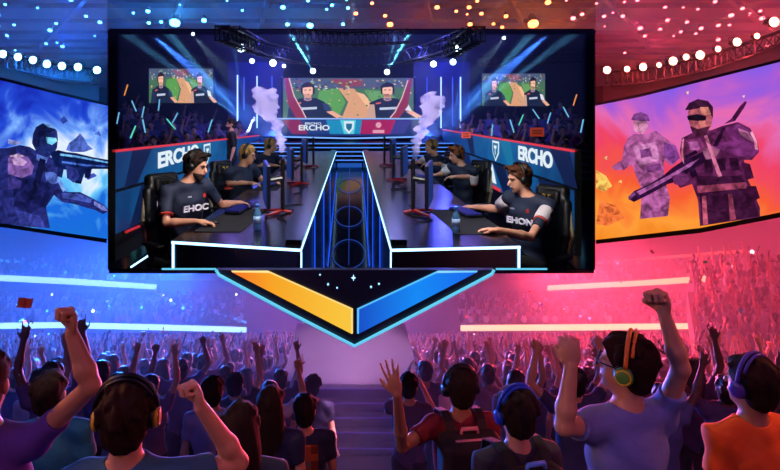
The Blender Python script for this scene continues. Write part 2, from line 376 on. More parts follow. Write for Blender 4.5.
def human(root, J, h=.01, hair='short', hair_mat=None, shirt=None, skin=None, pants=None, sleeve=.55, look=None, hair_h=None, phones=None, lower=True, beard=None, face=False, neckcloth=True):
    """J: H head centre, hf head facing, tf torso facing, S/E/W/(D) for 'l' and 'r', pelvis, K, A"""
    shirt = shirt or SHIRT_R; skin = skin or SKIN; hair_mat = hair_mat or HAIR; pants = pants or JEANS
    H = np.array(J['H'], float); hs, hf, hu = frame(J['hf']); ts, tf, tu = frame(J['tf'])
    Sl, Sr = np.array(J['Sl'], float), np.array(J['Sr'], float); PV = np.array(J['P'], float); mid = (Sl+Sr)/2
    body = Solid(); cloth = Solid(); up = nv(mid-PV); side = nv(Sr-Sl); fw = np.cross(up, side); RT = np.stack([side, fw, up], 1)
    neck = mid+up*.045+fw*.0; ch = mid-up*.14; be = PV+up*.17
    body.cap(neck-up*.03, H-hf*.020-hu*.035, .058, .052, k=.03)
    def torso(X, g):
        X.ell(ch, (.168+g, .112+g, .175+g), RT, k=.05); X.ell(be, (.140+g, .098+g, .15+g), RT, k=.06); X.ell(PV, (.158+g, .112+g, .115+g), RT, k=.06)
        X.cap(Sl, mid+up*.035, .052+g, .05+g, k=.045); X.cap(Sr, mid+up*.035, .052+g, .05+g, k=.045)
    torso(body, -.008); torso(cloth, .010)
    for c in 'lr':
        S_, E, W = [np.array(J[n+c], float) for n in 'SEW']; sg = 1 if c == 'r' else -1
        body.cap(S_, E, .043, .034, k=.03); m = E+(W-E)*.3
        body.cap(E, m, .034, .037, k=.015); body.cap(m, W, .037, .0245, k=.02)
        dd = np.array(J.get('D'+c, W-E), float); J.setdefault('hsc', 1.08); nn = np.array(J.get('N'+c, fw if abs(np.dot(nv(dd), fw)) < .8 else -up), float)
        hand(body, W, dd, nn, J.get('pose'+c, 'relax'), J.get('th'+c, sg*-1), sc=J.get('hsc', 1.0))
        cloth.cone(S_-(E-S_)*.1, S_+(E-S_)*sleeve, .057, .052, k=.03)
    if lower:
        trou = Solid(); trou.ell(PV-up*.02, (.166, .12, .12), RT, k=.05)
        for c, g in (('l', -1), ('r', 1)):
            hip = PV+side*g*.09-up*.05; K = np.array(J['K'+c], float); A = np.array(J['A'+c], float)
            trou.cap(hip, K, .092, .062, k=.03); trou.cap(K, A+(K-A)*.1, .062, .050, k=.02)
            body.cap(hip, K, .075, .05, k=.03); body.cap(K, A, .05, .034, k=.02)
            body.cap(A-np.array((0, 0, .035)), A+nv(tf*(1, 1, 0))*.13-np.array((0, 0, .045)), .036, .028, k=.02)
    head_solid(body, H, J['hf'])
    ph = rnd.random()*9
    V, F = body.mesh(h); mesh_obj('body', V, F, skin, root)
    folds = lambda X, Y, Z: .0035*np.sin(38*Z+9*X+ph+3*np.sin(14*X+ph))+.003*np.sin(31*X+22*Z-ph+15*Y)
    cloth.ell(neck+up*.055, (.072,.072,.06), k=.01, sub=True)
    V, F = cloth.mesh(h*1.15, folds); mesh_obj('shirt', V, F, shirt, root)
    if lower:
        V, F = trou.mesh(max(h*1.4, .012)); mesh_obj('trousers', V, F, pants, root)
    if hair: hair_mesh(root, H, hs, hf, hu, hair, hair_mat, hair_h or h*.8, up)
    if phones: headphones(root, H, hs, hf, hu, *phones)
    if beard:
        B = Solid(); R = np.stack([hs, hf, hu], 1)
        B.ell(H+hf*.033-hu*.052, (.060, .064, .064), R, k=.02); B.ell(H+hf*.066-hu*.094, (.030, .026, .022), R, k=.02)
        B.cut(H+hf*0-hu*.048, nv(hu+hf*.0)); V, F = B.mesh(.005); mesh_obj('beard', V, F, beard, root)
    if face:
        for g in (-1, 1):
            b = MB(); b.lathe(H+hs*g*.031+hf*.083+hu*.010, hf, [(0, .002), (.002, .009), (.006, .009), (.009, .004)], 10); b.build('eye', BLACK, root, True)
            b = MB(); b.tube([H+hs*g*.048+hf*.084+hu*.026, H+hs*g*.032+hf*.093+hu*.032, H+hs*g*.014+hf*.094+hu*.027], .0042, 6); b.build('eyebrow', hair_mat, root, True)
        b = MB(); b.tube([H-hs*.021+hf*.090-hu*.055, H+hf*.098-hu*.054, H+hs*.021+hf*.090-hu*.055], .0045, 6); b.build('mouth', mat('lips', (.55, .28, .26), .5), root, True)
def hair_mesh(root, H, hs, hf, hu, style, m, h, up):
    B = Solid(); R = np.stack([hs, hf, hu], 1); L = lambda a, b, c: H+hs*a+hf*b+hu*c; r = random.Random(int(abs(H[0])*1000)+3)
    B.ell(L(0, -.018, .034), (.088, .108, .098), R, k=.01)
    if style == 'long':
        B.ell(L(0, -.045, -.05), (.095, .075, .12), R, k=.04)
        B.cap(L(0, -.06, -.06), L(.02, -.085, -.42), .085, .075, k=.05); B.cap(L(.05, -.05, -.1), L(.07, -.07, -.38), .05, .05, k=.04); B.cap(L(-.05, -.05, -.1), L(-.04, -.07, -.38), .05, .05, k=.04)
    elif style == 'ponytail':
        B.cap(L(0, -.1, .05), L(.0, -.15, -.02), .035, .04, k=.03); B.cap(L(0, -.15, -.02), L(.02, -.13, -.26), .04, .02, k=.02)
    else:
        B.ell(L(0, -.048, -.03), (.076, .062, .075), R, k=.02)
    if style == 'quiff':
        for i in range(9):
            a = (i-4)/4; B.cap(L(a*.06, .02, .10), L(a*.055+r.uniform(-.01, .01), .085, .115+.02*(1-a*a)), .022, .012, k=.012)
    for i in range(34 if style in ('short', 'quiff', 'messy') else 10):         # tufts
        a = r.uniform(0, 2*PI); e = r.uniform(.1, 1.35); c, s2 = math.cos(e), math.sin(e)
        p = L(.083*c*math.cos(a), -.018+.102*c*math.sin(a), .034+.092*s2)
        if np.dot(p-H, hf) > .07 and np.dot(p-H, hu) < .06: continue
        o = nv(p-L(0, -.02, .03)); g = nv(np.cross(o, nv(np.cross(hu, o)+np.array((1e-4, 0, 0))))); amp = .03 if style != 'messy' else .038
        B.cap(p-g*0, p-g*-amp*.0+(-g*amp if np.dot(g, hu) > 0 else g*amp)+o*(.004 if style != 'messy' else .008), .015, .007, k=.02)
    # bare the face: cut away in front of a slanted plane, and the ears
    B.P.append(('cut', np.array(L(0, .052, .030)), nv(hf*1.0-hu*.62)))
    if style in ('short', 'quiff', 'messy'): B.P.append(('cut', np.array(L(0, -.05, -.095)), nv(-hu-hf*.1)))
    for g in (-1, 1): B.ell(L(g*.083, .004, -.012), (.02, .03, .038), R, k=.006, sub=True)
    st = lambda X, Y, Z: .0022*np.sin(170*((X-H[0])*hs[0]+(Y-H[1])*hs[1])+30*(Z-H[2])+20*((X-H[0])*hf[0]+(Y-H[1])*hf[1]))
    V, F = B.mesh(h, st); mesh_obj('hair', V, F, m, root)
def headphones(root, H, hs, hf, hu, band_m, cup_m, ring_m=None, sc=1.0):
    L = lambda a, b, c: Vector(H+hs*a+hf*b+hu*c)
    org = L(0, -.01, 0)
    def put(b, n, m, par): return b.build(n, m, par, True)
    b = MB(); b.tube([L(math.sin(a)*.108*sc, -.012, .024+math.cos(a)*.128*sc) for a in np.linspace(-1.50, 1.50, 21)], .009*sc, 8)
    b.tube([L(math.sin(a)*.106*sc, -.034, .022+math.cos(a)*.125*sc) for a in np.linspace(-1.1, 1.1, 17)], .007*sc, 8)
    hp = put(b, 'headphones', band_m, root)
    for g in (-1, 1):
        b = MB(); ax = Vector(hs*g)
        b.use(BLACK).lathe(L(g*.074, -.006, -.004), ax, [(0, .030*sc), (.004, .040*sc), (.018, .040*sc), (.022, .036*sc)], 20)
        b.use(cup_m).lathe(L(g*.096, -.006, -.004), ax, [(0, .036*sc), (.010, .037*sc), (.018, .030*sc), (.021, .014*sc)], 20)
        if ring_m: b.use(ring_m).tube([L(g*.113, -.006+.028*sc*math.cos(a), -.004+.028*sc*math.sin(a)) for a in np.linspace(0, 2*PI, 20)[:-1]], .0035, 6, True)
        put(b, 'ear_cup', cup_m, hp)
ARMS = {  # elbow and wrist offsets from the shoulder: out, forward, up
    'down': ((.05, -.02, -.27), (.07, .05, -.51)), 'up': ((.09, .05, .26), (.05, .09, .50)), 'wide': ((.18, .05, .19), (.26, .08, .42)),
    'fist': ((.17, .08, .16), (.11, .10, .41)), 'clap': ((.07, .18, -.15), (-.08, .34, .06)), 'high': ((.03, .04, .28), (-.06, .06, .53)),
    'phone': ((.04, .2, -.1), (-.05, .38, .1)), 'hip': ((.16, -.05, -.22), (.04, .08, -.33))}
def standing(x, y, feet, hz, yaw=0.0, la='down', ra='down', lean=0.0, hyaw=0.0, tilt=0.0):
    """yaw 0 faces +Y (away from the camera)"""
    def d(a, z=0): return np.array((-math.sin(a), math.cos(a), z))
    f = d(yaw); s = np.array((f[1], -f[0], 0)); u = np.array((0, 0, 1.0)); H = np.array((x, y, hz))
    N = H-u*.222; B = N-f*.01; J = dict(H=H, hf=d(yaw+hyaw, tilt), tf=f, Sl=B-s*.180, Sr=B+s*.180, P=H-u*.70-f*.01+s*lean)
    hipz = hz-.75
    for c, g, a in (('l', -1, la), ('r', 1, ra)):
        S_ = J['S'+c]; 
        if isinstance(a, str):
            e, w_ = ARMS[a]
            if a in ('up', 'high', 'wide', 'fist'): S_ = S_+u*.035; J['S'+c] = S_
            J['E'+c] = S_+s*g*e[0]+f*e[1]+u*e[2]; J['W'+c] = S_+s*g*w_[0]+f*w_[1]+u*w_[2]
            J['pose'+c] = {'fist': 'fist', 'high': 'fist', 'up': 'open', 'wide': 'open', 'clap': 'open', 'phone': 'grab'}.get(a, 'relax')
            if a == 'clap': J['N'+c] = -s*g
        else: J.update({k_+c: v for k_, v in a.items()})
        fx = .0; J['K'+c] = H*np.array((1, 1, 0))+s*g*.10+f*.03+u*(feet+.09+(hipz-feet-.09)*.50); J['A'+c] = H*np.array((1, 1, 0))+s*g*.12-f*.02+u*(feet+.075)
    return J
def floor_at(d):                # height of the raked stand's tread at distance d
    r = math.floor(d/.9)*.9+.45; return CZ-1.70-((.25+.42*r) if r < 8 else (3.61+.395*(r-8)))

# ------------------------------------------------------------------ arena structure
CONC = mat('stand_concrete', (.22, .22, .26), .8, var=.25, vscale=1.5)
DARKW = mat('arena_dark_wall', (.10, .105, .17), .7, var=.3, vscale=.6)
b = MB(); r0 = floor_at(.1)
nrow = 37
for i in range(nrow):
    d0, d1 = i*.9, (i+1)*.9; z = floor_at(d0+.1); X = 5+1.05*d1; zn = floor_at(d1+.1)
    b.quad((-X, d0, z), (X, d0, z), (X, d1, z), (-X, d1, z)); b.quad((-X, d1, z), (X, d1, z), (X, d1, zn), (-X, d1, zn))
b.box((0, -1.0, r0-.2), (10, 2.0, .4))
struct('floor', b, CONC)
FZ0 = floor_at(32.9)
b = MB(); b.quad((-48, 33.3, FZ0), (48, 33.3, FZ0), (48, 50, FZ0), (-48, 50, FZ0)); struct('floor', b, CONC)
b = MB(); b.box((0, 50.2, 12), (110, .4, 28)); struct('wall_back', b, DARKW)
b = MB(); b.box((-48, 25, 12), (.4, 51, 28)); struct('wall_left', b, DARKW)
b = MB(); b.box((48, 25, 12), (.4, 51, 28)); struct('wall_right', b, DARKW)
CEIL = mat('ceiling_dark_metal', (.11, .115, .16), .45, .3, var=.4, vscale=.4)
b = MB(); b.box((0, 28, CZ+4.75), (96, 44, .3))
for i in range(13):                                            # coffers that run to the stage end
    a = -1.15+i*.19; b.box((math.sin(a)*22, 6+math.cos(a)*22, CZ+4.45), (.18, 34, .3), Matrix.Rotation(-a, 3, 'Z'))
for y in range(12, 48, 4): b.box((0, y, CZ+4.5), (90, .16, .2))
struct('ceiling', b, CEIL)

def band(pts, h_px, m, name, label, th=.15, grp=None):         # a lit ribbon along (px, py, d) points
    b = MB(); P = [Q(*p) for p in pts]; 
    for i in range(len(P)-1):
        A, B = P[i], P[i+1]; ha = h_px[i]*pts[i][2]/FP; hb = h_px[i+1]*pts[i+1][2]/FP
        V = [A, B, B-Vector((0, 0, hb)), A-Vector((0, 0, ha))]; V += [v+Vector((0, th, 0)) for v in V]
        b.add(V, [(0, 1, 2, 3), (7, 6, 5, 4), (0, 4, 5, 1), (3, 2, 6, 7), (1, 5, 6, 2), (0, 3, 7, 4)])
    return tag(b.build(name, m), label, 'light strip', grp)
LB1 = glow('tier_light_blue', (.62, .82, 1), 2.2); LB2 = glow('tier_light_thin_blue', (.3, .62, 1), 1.6)
LR1 = glow('tier_light_peach', (1, .72, .55), 2.2); LR2 = glow('tier_light_thin_red', (1, .35, .35), 1.5)
band([(-30, 324, 35), (60, 323, 36), (150, 325, 36), (246, 328, 36)], [5.5, 5, 5, 4.5], LB1, 'balcony_light_strip', 'long white-blue light strip on the lower left balcony')
band([(-30, 274, 41), (70, 279, 42), (156, 285, 43)], [5.5, 5.5, 4.5], LB1, 'balcony_light_strip', 'shorter white-blue light strip on the upper left balcony')
band([(120, 296, 41), (180, 304, 40), (225, 315, 38), (246, 322, 37)], [1.6]*4, LB2, 'balcony_light_strip', 'thin curving blue light line between the two left balconies')
band([(-30, 257, 47), (90, 268, 47.5)], [2, 2], LB2, 'balcony_light_strip', 'faint blue light line highest on the left stand')
band([(461, 326, 36), (580, 325, 36), (690, 324, 36)], [5, 5.5, 5], LR1, 'balcony_light_strip', 'long peach-white light strip on the lower right balcony')
band([(548, 286, 43), (640, 281, 42), (712, 276, 41)], [4.5, 5, 5.5], LR1, 'balcony_light_strip', 'shorter peach-white light strip on the upper right balcony')
band([(461, 316, 38), (560, 313, 39), (680, 308, 40)], [2, 1.6, 1.4], LR2, 'balcony_light_strip', 'thin red light line between the two right balconies')
band([(590, 263, 47), (745, 250, 47)], [2, 2.4], LR2, 'balcony_light_strip', 'faint red light line highest on the right stand')
# balcony decks: rakes for the distant seated crowd
TIER = mat('balcony_front', (.14, .15, .22), .6)
def deck(a, bnd, name):
    b = MB(); (x0, x1, yf, d0), (yb, d1) = a, bnd
    b.quad(Q(x0, yf, d0), Q(x1, yf, d0), Q(x1, yb, d1), Q(x0, yb, d1))
    b.quad(Q(x0, yf, d0), Q(x1, yf, d0), Q(x1, yf, d0)-Vector((0, 0, 1.6)), Q(x0, yf, d0)-Vector((0, 0, 1.6)))
    struct(name, b, TIER)
deck((-60, 250, 333, 36.15), (300, 41.3), 'trim_1'); deck((-60, 160, 292, 43.2), (262, 48), 'trim_2')
deck((459, 840, 333, 36.15), (300, 41.3), 'trim_3'); deck((546, 840, 292, 43.2), (262, 48), 'trim_4')
# walkway, stair and glossy platform between the two halves of the audience
GLOSS = mat('walkway_gloss', (.55, .50, .62), .22, var=.2, vscale=2)
STEPM = mat('stair_tread', (.20, .18, .34), .4)
hw = 1.25; zt = CZ-4.93; zb = CZ-5.93
b = MB(); b.box((0, 7.3, zb-.06), (2*hw, 3.6, .12))
struct('trim_5', b, GLOSS)
EDGE = glow('stair_edge_light', (.35, .2, .8), .35)
t = thing('stairs', 'dark stair with lit edges in the aisle between both crowds', 'stairs', (0, 9.1, zb))
for i in range(6):
    s = MB(); z = zb+(i+1)*(zt-zb)/6; s.box((0, 9.15+i*.16+.5, z-.085), (2*hw, 1.0, .165))
    st = s.build('step', STEPM, t); s = MB(); s.box((0, 9.15+i*.16-.004, z-.012), (2*hw, .012, .018)); s.build('edge_light', EDGE, st)
b = MB(); b.box((0, 11.55, zt-.09), (2*hw, 2.9, .18)); tag(b.build('platform', GLOSS), 'glossy pale platform at the top of the aisle stair', 'platform')
b = MB(); b.box((0, 20, CZ-9.6), (2.6, 12, .1), Matrix.Rotation(-math.atan(.395), 3, 'X')); struct('trim_6', b, GLOSS)

# ------------------------------------------------------------------ stage house shell (dark walls, its opening faces the audience)
kl, kr, kt, kb = 242/FP, 243/FP, 81/FP, 159/FP
SH = mat('stage_house_black', (.02, .022, .035), .8)
D0, D1 = 3.6, 24.0
def sh(dx, dz, d): return Vector((dx, d, CZ+dz))
def slab(name, P, n, th=.05, m=SH):
    b = MB(); b.prism(P, Vector(n)*th); return struct(name, b, m)
slab('wall_left', [sh(-kl*D0, kt*D0, D0), sh(-kl*D1, kt*D1, D1), sh(-kl*D1, -2.4, D1), sh(-kl*8.45, -2.4, 8.45), sh(-kl*D0, -kb*D0, D0)], (-1, 0, 0), .008)
slab('wall_right', [sh(kr*D0, kt*D0, D0), sh(kr*D1, kt*D1, D1), sh(kr*D1, -2.4, D1), sh(kr*8.45, -2.4, 8.45), sh(kr*D0, -kb*D0, D0)], (1, 0, 0), .008)
slab('ceiling', [sh(-kl*D0, kt*D0, D0), sh(kr*D0, kt*D0, D0), sh(kr*D1, kt*D1, D1), sh(-kl*D1, kt*D1, D1)], (0, 0, 1), .008)
slab('wall_back', [sh(-kl*D1, kt*D1, D1), sh(kr*D1, kt*D1, D1), sh(kr*D1, -2.4, D1), sh(-kl*D1, -2.4, D1)], (0, 1, 0), .05, mat('stage_back_wall', (.02, .03, .10), .8))
SFL = mat('stage_floor_gloss', (.012, .014, .03), .12, bump=.03, bscale=3)
slab('floor', [sh(-kl*D0, -kb*D0, D0), sh(kr*D0, -kb*D0, D0), sh(kr*8.45, -2.4, 8.45), sh(-kl*8.45, -2.4, 8.45)], (0, 0, -1), .008, SFL)
slab('floor', [sh(-kl*8.45, -2.4, 8.45), sh(kr*8.45, -2.4, 8.45), sh(kr*D1, -2.4, D1), sh(-kl*D1, -2.4, D1)], (0, 0, -1), .05, SFL)
# raised decks left and right of the sunken aisle
b = MB()
for x0, x1 in ((-kl*6.6, -.37), (.30, kr*6.6)):
    w1 = (-kl*14.8 if x0 < 0 else x0), (x1 if x0 < 0 else kr*14.8)
    b.add([sh(x0, -1.87, 6.62), sh(x1, -1.87, 6.62), sh(w1[1], -1.87, 14.8), sh(w1[0], -1.87, 14.8)]+[sh(x0, -2.39, 8.44 if False else 6.62+1.8), sh(x1, -2.39, 8.42), sh(w1[1], -2.39, 14.8), sh(w1[0], -2.39, 14.8)],
          [(0, 1, 2, 3), (0, 4, 5, 1), (1, 5, 6, 2), (2, 6, 7, 3), (3, 7, 4, 0)])
struct('floor', b, SFL)

# ------------------------------------------------------------------ haze of the arena (fills the space over the crowd)
def haze(name, P, n0, m, label):
    b = MB(); b.V = [tuple(p) for p in P]; b.F = [(0, 1, 2, 3), (7, 6, 5, 4), (0, 4, 5, 1), (1, 5, 6, 2), (2, 6, 7, 3), (3, 7, 4, 0)]; b.M = [0]*6
    o = b.build(name, m); tag(o, label, 'haze', kind='stuff'); return o
HZ = haze_mat('arena_haze', (.9, .9, 1), .021)
haze('arena_haze', [(-40, 4.2, CZ-2.6), (40, 4.2, CZ-2.6), (40, 49.9, CZ-2.6), (-40, 49.9, CZ-2.6), (-40, 4.2, CZ-5.0), (40, 4.2, CZ-5.0), (40, 49.9, FZ0-.5), (-40, 49.9, FZ0-.5)], 0, HZ, 'coloured stage haze hanging over the distant crowd')

# ------------------------------------------------------------------ side LED walls
class Plane:
    def __init__(s, A, B): s.A = Vector(A); s.B = Vector(B); e = s.B-s.A; s.n = Vector((e.y, -e.x, 0)).normalized(); s.n = s.n if s.n.y < 0 else -s.n; s.e = e.normalized()
    def at(s, px, py, off=0):
        r = Vector(((px-CX)/FP, 1, -(py-CY)/FP)); C = Vector((0, 0, CZ)); A = s.A+s.n*off
        return C+r*((A-C).dot(s.n)/r.dot(s.n))
def picture(name, m, pts, pl, off, parent, th=.003):
    b = MB(); b.prism([pl.at(x, y, off) for x, y in pts], -pl.n*th); return b.build(name, m, parent)
def led_cloud(name, ax, lo, hi, stops, nscale=1.2, namt=.55, s=1.0, coord='z'):
    m = bpy.data.materials.new(name); m.use_nodes = True; nt = m.node_tree; b = nt.nodes['Principled BSDF']
    g = nt.nodes.new('ShaderNodeNewGeometry'); sp = nt.nodes.new('ShaderNodeSeparateXYZ'); nt.links.new(g.outputs['Position'], sp.inputs[0])
    mr = nt.nodes.new('ShaderNodeMapRange'); mr.inputs[1].default_value = lo; mr.inputs[2].default_value = hi; mr.clamp = False; nt.links.new(sp.outputs[ax], mr.inputs[0])
    n = nt.nodes.new('ShaderNodeTexNoise'); n.inputs['Scale'].default_value = nscale; n.inputs['Detail'].default_value = 5; n.inputs['Distortion'].default_value = 1.2; nt.links.new(g.outputs['Position'], n.inputs['Vector'])
    mm = nt.nodes.new('ShaderNodeMath'); mm.operation = 'MULTIPLY_ADD'; mm.inputs[1].default_value = namt*2; nt.links.new(n.outputs['Fac'], mm.inputs[0])
    ad = nt.nodes.new('ShaderNodeMath'); ad.operation = 'SUBTRACT'; ad.inputs[1].default_value = namt; nt.links.new(mr.outputs[0], ad.inputs[0]); nt.links.new(ad.outputs[0], mm.inputs[2])
    r = nt.nodes.new('ShaderNodeValToRGB'); e = r.color_ramp.elements
    e[0].position = stops[0][0]; e[0].color = (*lin(stops[0][1]), 1); e[1].position = stops[-1][0]; e[1].color = (*lin(stops[-1][1]), 1)
    for p, c in stops[1:-1]: k = e.new(p); k.color = (*lin(c), 1)
    nt.links.new(mm.outputs[0], r.inputs[0]); nt.links.new(r.outputs[0], b.inputs['Emission Color']); b.inputs['Emission Strength'].default_value = s
    b.inputs['Base Color'].default_value = (.01, .01, .01, 1); MATS[name] = m; return m
def E(r, g, b_, s=1.0): return glow('led_%d_%d_%d_%d' % (r, g, b_, int(s*100)), (r/255, g/255, b_/255), s)
def paint(r, g, b_):
    k = 'led_paint_%d_%d_%d' % (r, g, b_)
    if k in MATS: return MATS[k]
    m = bpy.data.materials.new(k); m.use_nodes = True; nt = m.node_tree; p = nt.nodes['Principled BSDF']; p.inputs['Base Color'].default_value = (.01, .01, .01, 1)
    ge = nt.nodes.new('ShaderNodeNewGeometry'); n = nt.nodes.new('ShaderNodeTexNoise'); n.inputs['Scale'].default_value = 9; n.inputs['Detail'].default_value = 6; n.inputs['Distortion'].default_value = .8
    nt.links.new(ge.outputs['Position'], n.inputs['Vector']); ra = nt.nodes.new('ShaderNodeValToRGB'); e = ra.color_ramp.elements; c = np.array((r, g, b_))/255
    e[0].position = .33; e[0].color = (*lin(c*.62), 1); e[1].position = .74; e[1].color = (*lin(np.minimum(1, c*1.25+.05)), 1); q = e.new(.5); q.color = (*lin(c), 1)
    nt.links.new(n.outputs['Fac'], ra.inputs[0]); nt.links.new(ra.outputs[0], p.inputs['Emission Color']); p.inputs['Emission Strength'].default_value = .95; MATS[k] = m; return m
PL = Plane(Q(108.5, 111, 9.0), Q(-30, 111, 7.4)); PR = Plane(Q(594.5, 111, 9.0), Q(800, 111, 7.2))
LBG = led_cloud('led_blue_sky', 2, CZ-2.1, CZ+.3, [(0, (.10, .45, .85)), (.2, (.10, .42, .88)), (.4, (.42, .80, 1)), (.56, (.93, .97, 1)), (.72, (.45, .66, 1)), (.86, (.14, .30, .85)), (1, (.08, .16, .7))], 1.4, .42, 1.0)
t = thing('led_screen', 'tall left LED wall showing a blue armoured soldier aiming a rifle', 'screen', PL.at(108, 238))
picture('screen_picture', LBG, [(-28, 74), (8, 82), (60, 95), (108.5, 106), (108.5, 239), (60, 232), (8, 224), (-28, 220)], PL, 0, t, .02)
b = MB(); b.prism([PL.at(*p, -.05) for p in [(-30, 71), (8, 79), (60, 92), (107, 103), (107, 243), (60, 236), (8, 228), (-30, 224)]], -PL.n*.05); b.build('screen_housing', BLACKM, t)
PB = [('figure_body', (34, 40, 112), [(-28, 150), (8, 148), (20, 145), (30, 147), (38, 152), (50, 156), (58, 165), (60, 180), (66, 192), (80, 192), (92, 198), (104, 205), (109, 211), (103, 214), (95, 210), (84, 207), (74, 204), (62, 202), (54, 195), (46, 207), (50, 228), (30, 227), (8, 224), (-28, 220)]),
 ('figure_body', (22, 26, 84), [(12, 178), (30, 176), (48, 184), (52, 194), (44, 206), (30, 214), (14, 206)]),
 ('figure_body', (52, 60, 150), [(16, 210), (40, 216), (46, 228), (20, 226)]),
 ('figure_body', (66, 84, 180), [(62, 193), (80, 194), (92, 199), (90, 203), (76, 200), (62, 198)]),
 ('figure_body', (120, 130, 215), [(94, 201), (104, 206), (108, 211), (102, 210), (94, 205)]),
 ('figure_armor', (122, 86, 160), [(8, 158), (18, 153), (28, 157), (34, 166), (32, 174), (22, 178), (8, 174)]),
 ('figure_armor', (190, 150, 205), [(12, 159), (20, 157), (27, 162), (24, 166), (14, 165)]),
 ('figure_armor', (60, 52, 132), [(8, 176), (22, 181), (20, 188), (8, 190)]),
 ('figure_armor', (90, 120, 210), [(37, 154), (48, 158), (46, 163), (36, 160)]),
 ('figure_head', (30, 44, 112), [(33, 134), (36, 127), (43, 123), (52, 125), (57, 131), (58, 139), (57, 148), (53, 156), (44, 156), (36, 151), (32, 143)]),
 ('figure_head', (16, 22, 70), [(33, 134), (36, 127), (43, 123), (52, 125), (56, 131), (46, 133), (40, 138), (38, 148), (34, 146)]),
 ('figure_visor', (120, 215, 255), [(46, 137), (56, 138), (57.5, 141), (52, 145), (47, 143)]),
 ('figure_rifle', (12, 26, 80), [(50, 153), (58, 150), (66, 152), (76, 153), (92, 157), (109, 160), (109, 169), (92, 169), (85, 172), (81, 184), (75, 183), (75, 171), (60, 169), (54, 164)]),
 ('figure_rifle', (110, 180, 250), [(60, 153.5), (76, 155.5), (109, 162), (109, 163.5), (76, 157.5), (60, 155.5)]),
 ('figure_rifle', (60, 100, 200), [(62, 161), (84, 164), (109, 166), (109, 167), (84, 166), (62, 163)]),
 ('figure_glove', (84, 110, 205), [(45, 172), (53, 172), (60, 177), (58, 183), (52, 184), (46, 180)]),
 ('figure_glove', (40, 50, 130), [(66, 166), (76, 168), (80, 176), (74, 183), (67, 178)]),
 ('wreck', (78, 104, 200), [(66, 150), (69, 143), (76, 138), (80, 133), (84, 138), (88, 145), (93, 149), (84, 152), (72, 152)]),
 ('wreck', (60, 80, 180), [(84, 176), (94, 173), (97, 176), (88, 180)]), ('wreck', (140, 150, 225), [(8, 139), (18, 141), (24, 143), (16, 145), (8, 144)])]
tL = t
RBG = led_cloud('led_fire_sky', 2, CZ-2.0, CZ+.7, [(0, (.95, .50, .08)), (.16, (1, .62, .22)), (.32, (.97, .36, .20)), (.5, (.94, .26, .40)), (.68, (.90, .42, .70)), (.84, (.66, .36, .84)), (1, (.46, .36, .92))], 1.0, .34, 1.0)
t = thing('led_screen', 'tall right LED wall showing two soldiers with guns in orange smoke', 'screen', PR.at(595, 238))
picture('screen_picture', RBG, [(594.5, 106), (640, 97), (700, 82), (772, 64), (800, 57), (800, 208), (772, 214), (700, 228), (594.5, 240)], PR, 0, t, .02)
b = MB(); b.prism([PR.at(*p, -.05) for p in [(596, 103), (640, 94), (700, 79), (772, 61), (802, 54), (802, 213), (772, 219), (700, 233), (596, 244)]], -PR.n*.05); b.build('screen_housing', BLACKM, t)
